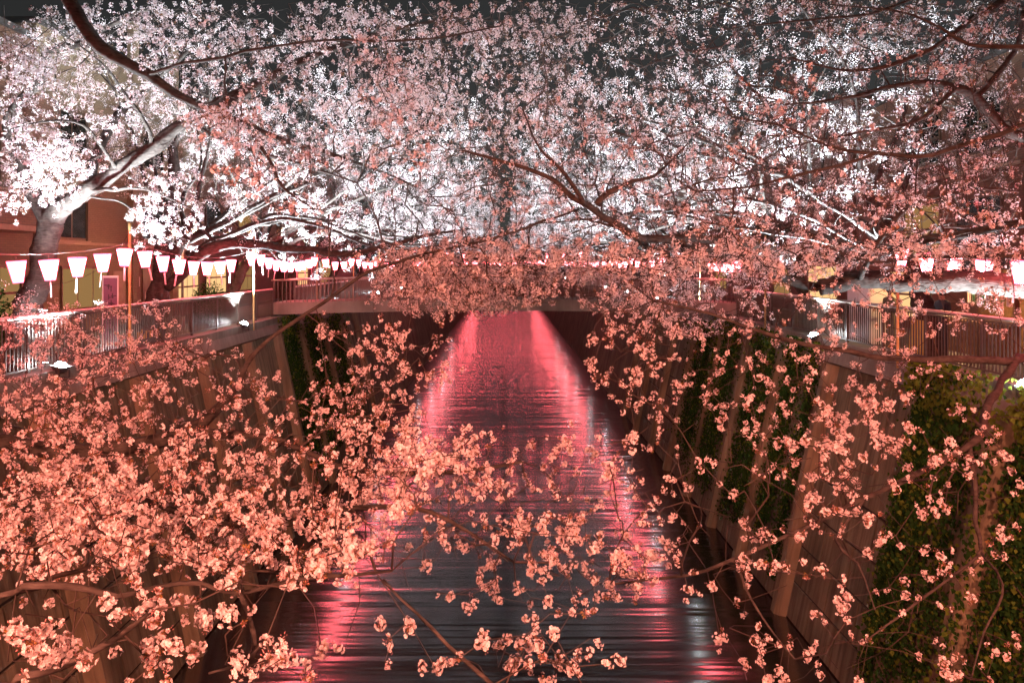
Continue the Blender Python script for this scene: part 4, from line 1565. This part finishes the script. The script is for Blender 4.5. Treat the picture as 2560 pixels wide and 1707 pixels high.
zl = lambda x, y, rg: np.interp(y, [760, 900, 1100, 1300], [9.2, 7.6, 5.8, 4.4]) + rg.normal(0, .6)
addz([(0, 830), (300, 800), (460, 775), (560, 830), (760, 870), (900, 890), (1010, 905), (960, 990), (1080, 1000), (1130, 1080), (1010, 1120), (920, 1190), (880, 1290), (760, 1310), (560, 1300), (300, 1300), (60, 1330), (0, 1200)], zl, 860, .32, .55)
addz([(0, 1130), (860, 1130), (880, 1300), (560, 1330), (0, 1340)], zl, 100, .25, .5)
addz([(0, 780), (900, 880), (1100, 1050), (900, 1300), (0, 1330)], zl, 170, 2, .2)
addz([(0, 1300), (700, 1300), (640, 1560), (0, 1560)], Zr(2.8, 4), 40, 2, .2)
addz([(900, 980), (1350, 1000), (1400, 1450), (900, 1400)], Zr(4.5, 6.2), 50, 2, .2)
addz([(420, 0), (1230, 0), (1230, 620), (850, 640), (500, 480)], Zr(8, 13), 300, 2, .3)
addz([(0, 700), (380, 690), (420, 770), (600, 800), (300, 830), (0, 850)], Zr(8.5, 10.5), 110, .15)
addz([(250, 30), (700, 0), (1000, 150), (1050, 480), (850, 560), (600, 520), (450, 420), (420, 270)], Zr(7.5, 12), 270, .42)
addz([(820, 120), (1230, 160), (1230, 620), (850, 600), (850, 300)], Zr(8.5, 13), 270, .45)
addz([(860, 560), (1280, 540), (1280, 700), (1100, 720), (1000, 740), (850, 690)], Zr(9, 13), 440, .30)
addz([(700, 740), (1010, 760), (1040, 900), (900, 900), (740, 860)], Zr(7, 9), 55, .2)
addz([(900, 980), (1330, 1000), (1330, 1150), (900, 1160)], Zr(5.5, 6.6), 80, .35)
addz([(960, 1190), (1340, 1180), (1390, 1400), (1050, 1400), (960, 1330)], Zr(4.8, 5.8), 62, .25)
addz([(850, 0), (1230, 0), (1230, 110), (900, 150)], Zr(8, 11), 110, .45)
# the few large clusters low at the left edge
for (x, y, z, n) in [(60, 1465, 2.6, 3), (110, 1450, 2.55, 3), (100, 1500, 2.6, 3), (150, 1480, 2.7, 3), (300, 1330, 3.2, 2), (350, 1400, 3.0, 3), (330, 1425, 3.1, 2), (290, 1410, 3.0, 1), (440, 1390, 3.2, 2), (460, 1425, 3.2, 2), (540, 1320, 3.5, 2), (540, 1420, 3.1, 2), (525, 1455, 3.1, 2),
                     (620, 1500, 3.0, 3), (640, 1470, 3.1, 2), (590, 1530, 3.0, 2), (390, 1490, 2.9, 3), (370, 1530, 2.9, 3), (430, 1510, 3.0, 1), (310, 1555, 2.9, 2), (190, 1350, 3.2, 1), (120, 1330, 3.4, 2), (80, 1320, 3.4, 2), (700, 1540, 3.2, 2), (740, 1500, 3.5, 1), (690, 1180, 4.8, 2),
                     (900, 1480, 3.8, 2), (880, 1510, 3.7, 2), (930, 1440, 3.9, 1), (800, 1450, 4.0, 1), (1010, 1520, 4.0, 2)]:
    for q in range(n):
        S.append(P(x + rnd.gauss(0, 13), y + rnd.gauss(0, 11), z + rnd.gauss(0, .04))); K.append(.12)
tree(b1, 'cherry tree reaching in from beyond the left edge, its low boughs filling the lower left', g, np.array(S), K, rg, lod_near, per=(1, 3), size=(.5, 1.0), singles=300, spread=.075, bare=.16, r0=.0032)

# --- near tree on the right bank
rg = np.random.default_rng(202)
b2 = (10.3, 6.4, GROUND)
g = [
    W(('w', 10.3, 6.4, GROUND - .1, .27), ('w', 10.1, 6.5, 8.0, .23), ('w', 9.5, 6.8, 9.0, .20), ('w', 8.8, 7.3, 10.0, .16)),
    W(('w', 9.8, 6.7, 8.5, .11), ('w', 7.6, 8.0, 8.2, .09), (2420, 812, 8.7, .055), (2352, 815, 8.5, .048), (2200, 832, 8.3, .04), (2050, 826, 8.2, .032), (1900, 798, 8.1, .025), (1780, 770, 8.0, .02), (1640, 720, 8.1, .015), (1500, 690, 8.4, .012)),
    W((2340, 818, 8.5, .042), (2300, 890, 8.0, .038), (2265, 945, 7.6, .034), (2225, 1015, 7.2, .029), (2140, 1065, 7.0, .025), (1990, 1140, 6.8, .021), (1900, 1185, 6.6, .018), (1800, 1230, 6.5, .016), (1690, 1280, 6.3, .013), (1590, 1315, 6.2, .010), (1450, 1335, 6.0, .008)),
    W((2225, 1015, 7.2, .025), (2238, 1110, 7.0, .022), (2238, 1200, 6.8, .018), (2250, 1265, 6.6, .014), (2180, 1330, 6.3, .012), (2080, 1400, 6.0, .010), (1990, 1470, 5.8, .007)),
    W((1990, 1140, 6.8, .016), (1918, 1241, 6.4, .012), (1971, 1295, 6.2, .009), (2010, 1400, 6.0, .006)),
    W((1690, 1280, 6.3, .012), (1722, 1374, 6.0, .010), (1775, 1452, 5.8, .008), (1825, 1512, 5.6, .006)),
    W((2250, 1265, 6.6, .010), (2300, 1340, 6.2, .009), (2260, 1450, 5.9, .007), (2230, 1560, 5.7, .005)),
    W(('w', 8.8, 7.3, 10.0, .08), ('w', 7.4, 10.0, 9.9, .062), (1900, 590, 11.2, .058), (1700, 560, 10.8, .056), (1560, 552, 10.3, .05), (1480, 546, 10.0, .048), (1400, 512, 9.7, .043), (1330, 462, 9.4, .035), (1250, 405, 9.2, .026), (1150, 370, 9.1, .022), (1060, 345, 9.0, .012)),
    W((1370, 470, 9.5, .038), (1390, 440, 9.5, .034), (1450, 412, 9.6, .026), (1500, 404, 9.7, .018), (1580, 330, 9.7, .01)),
    W((1345, 470, 9.4, .03), (1300, 400, 9.3, .024), (1240, 340, 9.2, .015), (1200, 250, 9.0, .009)),
    W(('w', 8.8, 7.3, 10.0, .07), (2450, 290, 7.4, .032), (2297, 312, 7.8, .026), (2141, 354, 8.0, .023), (2021, 349, 8.2, .019), (1902, 333, 8.5, .014), (1800, 290, 8.7, .012), (1690, 270, 8.9, .008)),
    W((2021, 349, 8.2, .018), (1900, 385, 8.2, .016), (1750, 420, 8.5, .012), (1600, 440, 9, .008)),
    W(('w', 8.8, 7.3, 10.0, .06), (2480, 130, 6.9, .03), (2352, 106, 7.0, .02), (2225, 102, 7.1, .016), (2157, 62, 7.2, .012), (2060, 25, 7.4, .009), (1900, 10, 7.8, .006)),
    W(('w', 8.2, 7.8, 9.9, .05), (2480, 560, 7.6, .03), (2352, 590, 7.6, .022), (2250, 590, 7.7, .018), (2120, 595, 7.8, .014), (2000, 600, 8.0, .010), (1880, 560, 8.2, .007)),
    W(('w', 9.9, 6.5, 8.2, .05), ('w', 7.2, 4.8, 7.0, .04), ('w', 4.2, 4.2, 6.45, .034), ('w', 1.6, 4.1, 6.75, .028), (1220, 1640, 4.1, .017), (1136, 1568, 4.0, .014), (1058, 1501, 4.0, .012), (994, 1444, 4.0, .010), (923, 1380, 4.1, .007), (880, 1330, 4.2, .006)),
]
S, K = [], []
addz([(1440, 960), (1700, 960), (2000, 930), (2352, 960), (2352, 1568), (1700, 1568), (1480, 1280)], Zr(5.0, 6.6), 130, .18, .22)
addz([(1440, 960), (2352, 900), (2352, 1568), (1700, 1568), (1480, 1280)], Zr(5, 6.8), 90, 2, .2)
addz([(1230, 60), (2352, 0), (2352, 600), (1400, 700), (1230, 600)], Zr(7.5, 12), 420, 2, .3)
addz([(1340, 740), (2100, 770), (2230, 860), (2000, 960), (1700, 1000), (1500, 1000), (1350, 900)], Zr(6.6, 8.6), 150, .25, .3)
addz([(1700, 900), (2120, 900), (2100, 1080), (1850, 1150), (1750, 1050)], Zr(6, 7.2), 40, .15, .3)
addz([(1650, 150), (1900, 60), (2352, 30), (2352, 560), (1650, 560)], Zr(7, 11), 300, .72)
addz([(1230, 150), (1650, 220), (1700, 560), (1230, 620)], Zr(8.5, 13), 350, .42)
addz([(1250, 540), (1750, 540), (1780, 760), (1420, 780), (1330, 700)], Zr(8.5, 12.5), 400, .30)
addz([(1760, 560), (2352, 560), (2352, 780), (1800, 770)], Zr(7, 9.5), 135, .40)
addz([(1230, 0), (1400, 0), (1380, 120), (1230, 130)], Zr(9, 11), 35, .5)
addz([(1350, 1000), (1560, 1000), (1600, 1280), (1400, 1420), (1330, 1200)], Zr(5, 6.4), 60, .35, .3)
addz([(1020, 1400), (1340, 1380), (1420, 1568), (1060, 1568)], Zr(3.9, 4.8), 22, .2, .4)
tree(b2, 'cherry tree reaching in from beyond the right edge over the river', g, np.array(S), K, rg, lod_near, per=(1, 3), size=(.5, 1.0), singles=300, spread=.06, bare=.22, along=.25, r0=.0032)

# --- second tree on the left: thick pale trunk lit from below
rg = np.random.default_rng(303)
ZS = 1.0
g = [
    W(('w', -10.6, 18.0, GROUND - .1, .36), (62, 745, 18, .33), (85, 660, 18, .29), (98, 570, 18, .28), (112, 510, 18, .27), (150, 468, 17.8, .23)),
    W((150, 468, 17.8, .19), (200, 437, 17.5, .175), (270, 392, 17.1, .155), (345, 338, 16.7, .135), (430, 280, 16.3, .115), (560, 215, 15.8, .11), (700, 140, 15.4, .08), (880, 80, 15, .05), (1050, 40, 14.6, .02)),
    W((112, 510, 18, .18), (60, 400, 18, .14), (20, 280, 17.6, .11), (95, 190, 17.2, .09), (112, 126, 17, .08), (204, 92, 16.6, .06), (330, 20, 16, .03)),
    W((200, 437, 17.5, .12), (238, 316, 18, .10), (289, 231, 18.4, .085), (345, 194, 18.6, .06), (450, 100, 18.8, .03)),
    W((270, 392, 17.1, .05), (251, 367, 16.6, .04), (190, 292, 16, .03), (92, 282, 15.4, .02), (10, 300, 15, .01)),
    W((345, 338, 16.7, .06), (343, 306, 16.4, .045), (292, 221, 15.8, .03), (240, 150, 15.2, .02), (120, 60, 14.6, .01)),
    W((430, 280, 16.3, .07), (540, 330, 15.5, .05), (680, 370, 14.8, .03), (820, 420, 14.2, .015)),
    W((200, 437, 17.5, .05), (300, 430, 16.5, .035), (370, 445, 15.8, .02), (440, 480, 15.2, .01)),
    W((200, 450, 17.5, .03), (290, 470, 17, .02), (340, 520, 16.6, .014), (400, 560, 16.2, .008)),
]
S, K = [], []
addz([(0, 30), (200, 0), (420, 0), (440, 180), (420, 250), (230, 330), (120, 350), (0, 350)], Zr(13, 18), 420, .1)
addz([(0, 310), (150, 330), (230, 370), (170, 440), (60, 490), (0, 470)], Zr(14, 17.5), 190, .06, .7)
addz([(300, 390), (440, 400), (480, 480), (440, 570), (340, 560), (300, 470)], Zr(15, 17), 95, .06, .8)
addz([(400, 0), (1000, 0), (1050, 260), (850, 420), (560, 420), (430, 300)], Zr(12.5, 18), 620, .2)
addz([(860, 580), (1380, 580), (1380, 640), (860, 640)], Zr(12, 17), 330, .1, .4)
addz([(0, 0), (1300, 0), (1300, 480), (500, 420), (0, 400)], Zr(13, 19), 500, 2, .3)
addz([(950, 50), (1300, 60), (1300, 480), (950, 450)], Zr(13, 19), 420, .5, .3)
tree((-10.6, 18.0, GROUND), 'cherry tree with thick pale trunk forking at the left edge behind the lanterns', g, np.array(S), K, rg, lambda p: 'mid', per=(2, 4), size=(.65, 1.0), spread=.14, bare=.14, step=.36, r0=.0038)

# --- leaning tree on the right
rg = np.random.default_rng(404)
g = [
    W(('w', 10.6, 11.6, GROUND - .1, .34), ('w', 10.2, 11.8, 7.9, .31), ('w', 9.3, 12.2, 8.7, .28), (2500, 690, 13.6, .25), (2352, 662, 14.0, .225), (2250, 648, 14.2, .215), (2150, 641, 14.3, .205), (2050, 640, 14.5, .185), (1960, 646, 14.7, .16), (1880, 660, 14.9, .13)),
    W((1880, 660, 14.9, .11), (1800, 640, 15.0, .09), (1700, 590, 15.0, .07), (1600, 560, 14.3, .05), (1480, 540, 14.6, .03), (1330, 500, 15, .015)),
    W((1975, 642, 14.7, .05), (1997, 600, 13.3, .045), (2030, 540, 13.1, .04), (2072, 487, 13.0, .036), (2110, 460, 12.9, .03), (2241, 433, 12.5, .022), (2340, 440, 12.3, .012)),
    W((2000, 605, 13.3, .03), (2060, 560, 13.5, .028), (2160, 520, 13.7, .022), (2260, 530, 13.8, .012)),
    W(('w', 9.3, 12.2, 8.7, .18), ('w', 9.2, 13, 10.6, .15), (2400, 330, 13.2, .11), (2310, 290, 13.2, .095), (2246, 222, 13.1, .085), (2200, 197, 13, .075), (2132, 184, 12.9, .06), (2047, 200, 12.8, .042), (1950, 230, 12.8, .035), (1800, 240, 13, .015)),
    W((2246, 222, 13.1, .06), (2330, 120, 13, .05), (2352, 20, 12.8, .045)),
    W(('w', 9.2, 13, 10.6, .09), (2480, 40, 12.4, .07), (2352, 0, 12.2, .06), (2258, 31, 12.1, .055), (2227, 51, 12.1, .05), (2108, 126, 12, .035), (1960, 160, 12, .02), (1800, 130, 12.2, .01)),
    W((2200, 197, 13, .04), (2100, 280, 12.5, .03), (1950, 310, 12.4, .02), (1800, 340, 12.6, .012)),
    W((2352, 20, 12.8, .03), (2200, -30, 12.3, .025), (2000, 30, 12, .02), (1850, 45, 12, .016), (1720, 60, 12.2, .01)),
]
S, K = [], []
addz([(1600, 100), (1850, 40), (2352, 60), (2352, 560), (1800, 560), (1500, 420)], Zr(11.5, 15.5), 560, .85)
addz([(1500, 440), (2352, 400), (2352, 610), (1900, 620), (1500, 590)], Zr(11.5, 16), 330, .12, .6)
addz([(1380, 575), (1960, 560), (1960, 625), (1400, 640)], Zr(10, 13), 330, .1, .4)
addz([(1960, 560), (2352, 555), (2352, 600), (1960, 608)], Zr(9.5, 12), 130, .1, .5)
addz([(1150, 0), (2352, 0), (2352, 520), (1250, 480)], Zr(11.5, 17), 800, 2, .3)
addz([(1150, 0), (1750, 0), (1750, 130), (1150, 110)], Zr(12, 17), 260, .75, .3)
addz([(1200, 60), (1500, 110), (1750, 150), (1750, 450), (1180, 450)], Zr(13, 18), 520, .6, .3)
addz([(1600, 0), (2352, 0), (2352, 100), (1900, 80), (1750, 40)], Zr(11, 14), 320, .85, .4)
tree((10.6, 11.6, GROUND), 'leaning cherry tree whose grey trunk lies level above the right railing', g, np.array(S), K, rg, lambda p: 'mid', per=(1, 3), size=(.6, .95), spread=.13, bare=.40, step=.34, r0=.004)

# --- the rows of trees further down both banks
def row_tree(s, x, y, label, seed, n=430, lean=1.0, extra=None, height=9.0, kind=.12, reach=10.4, lod='low'):
    rg = np.random.default_rng(seed)
    bx = s * x
    inw = -s
    g = [np.array([[bx, y, GROUND - .1, .27], [bx + inw * .15, y, 8.0, .23], [bx + inw * .6, y + .1, 9.2, .21], [bx + inw * 1.2, y + rg.normal(0, .2), 10.3, .18]])]
    f = g[0][-1]
    for k in range(7):
        a = (k + rg.uniform(-.3, .3)) / 6.0 * 2 * math.pi
        # limbs fan out, the river side ones longest and lowest
        dx, dy = inw * math.cos(a), math.sin(a)
        riv = max(0, math.cos(a))
        R = 3.0 + (reach - 4.0) * riv + rg.uniform(-.4, .4)
        top = 16.0 - 2.6 * riv + rg.uniform(-.8, .8)
        g.append(np.array([[f[0], f[1], f[2] - .3, .10], [f[0] + dx * R * .3 + rg.normal(0, .3), f[1] + dy * R * .3 + rg.normal(0, .3), f[2] + 1.3, .065], [f[0] + dx * R * .65 + rg.normal(0, .4), f[1] + dy * R * .65 + rg.normal(0, .4), (f[2] + top) / 2 + .8 + rg.normal(0, .3), .036],
                           [f[0] + dx * R, f[1] + dy * R, top - .3 * riv, .02]]))
    for k in (-1, 0, 1):   # low boughs drooping over the water
        R = reach * rg.uniform(.75, .95)
        g.append(np.array([[f[0], f[1], f[2] - .7, .08], [f[0] + inw * R * .35, f[1] + k * 1.0 + rg.normal(0, .3), 10.7 + rg.normal(0, .25), .055], [f[0] + inw * R * .7, f[1] + k * 2.2, 10.2 + rg.uniform(-.5, .5), .03], [f[0] + inw * R, f[1] + k * 3.0, 9.9 + rg.uniform(-.5, .5), .015]]))
    if extra is not None: g += extra
    S = []
    n = int(n * .8)
    while len(S) < n:
        u = rg.uniform(-3.2, reach)        # towards the river
        v = rg.normal(0, 2.4)
        t = np.clip(u / reach, 0, 1)
        zt = 17.2 - 2.6 * t ** 1.5 - .10 * v * v
        zb = 11.4 - 1.5 * t - .02 * v * v if u > -0.5 else 11.8
        if zt < zb: continue
        if 1.0 < u < 6.5 and rg.random() < .5: zb -= 1.5
        q = rg.random()
        z = zb + (zt - zb) * (q ** 1.5 if rg.random() < .6 else q)
        S.append([bx + inw * u, y + v, z])
    S = np.array(S)
    tree((bx, y, GROUND), label, g, S, [kind] * len(S), rg, (lambda p: lod), per=(1, 3) if lod == 'low' else (3, 4), size=(.7, 1.1), spread=.22, bare=.22, step=.5, r0=.005, along=.5)


lb = {25: 'cherry tree with dark arching bough behind the left lanterns, before the footbridge', 31: 'cherry tree at the left end of the footbridge'}
ex25 = [W((372, 690, 25, .24), (365, 610, 25, .24), (398, 450, 24.8, .2), (402, 330, 24.5, .15), (470, 230, 24, .08)),
        W((385, 660, 25, .17), (430, 612, 24.6, .165), (480, 572, 24.2, .155), (540, 556, 23.8, .145), (620, 562, 23.2, .125), (730, 580, 22.4, .10), (850, 572, 21.6, .075), (960, 545, 21, .05), (1080, 525, 20.4, .02)),
        W((500, 566, 24.1, .08), (470, 520, 24.4, .06), (440, 480, 24.8, .03))]
row_tree(-1, 11.2, 25.0, lb[25], 1, 780, extra=ex25)
row_tree(-1, 10.9, 31.5, lb[31], 2, 720)
row_tree(1, 10.8, 20.0, 'cherry tree behind the leaning trunk on the right bank', 3, 720)
row_tree(1, 10.9, 28.5, 'cherry tree at the right end of the footbridge', 4, 760)
k = 0
for i, y in enumerate((40, 48, 57, 66, 76, 88, 102, 118, 138, 162, 190, 222)):
    for s, side in ((-1, 'left'), (1, 'right')):
        row_tree(s, 10.8, y + (3 if s > 0 else 0) + rnd.uniform(-1, 1), '%s cherry tree past the footbridge on the %s bank' % (ORD[i], side), 50 + 2 * i + (s > 0), 560 if i < 5 else (330 if i < 8 else 220))

for i, x in enumerate((-5.5, 0.5, 6.0)):
    row_tree(1 if x > 0 else -1, abs(x), 266.5 + i, '%s tiny cherry tree at the far bend, counted from the left' % ORD[i], 90 + i, 200, reach=4.0)
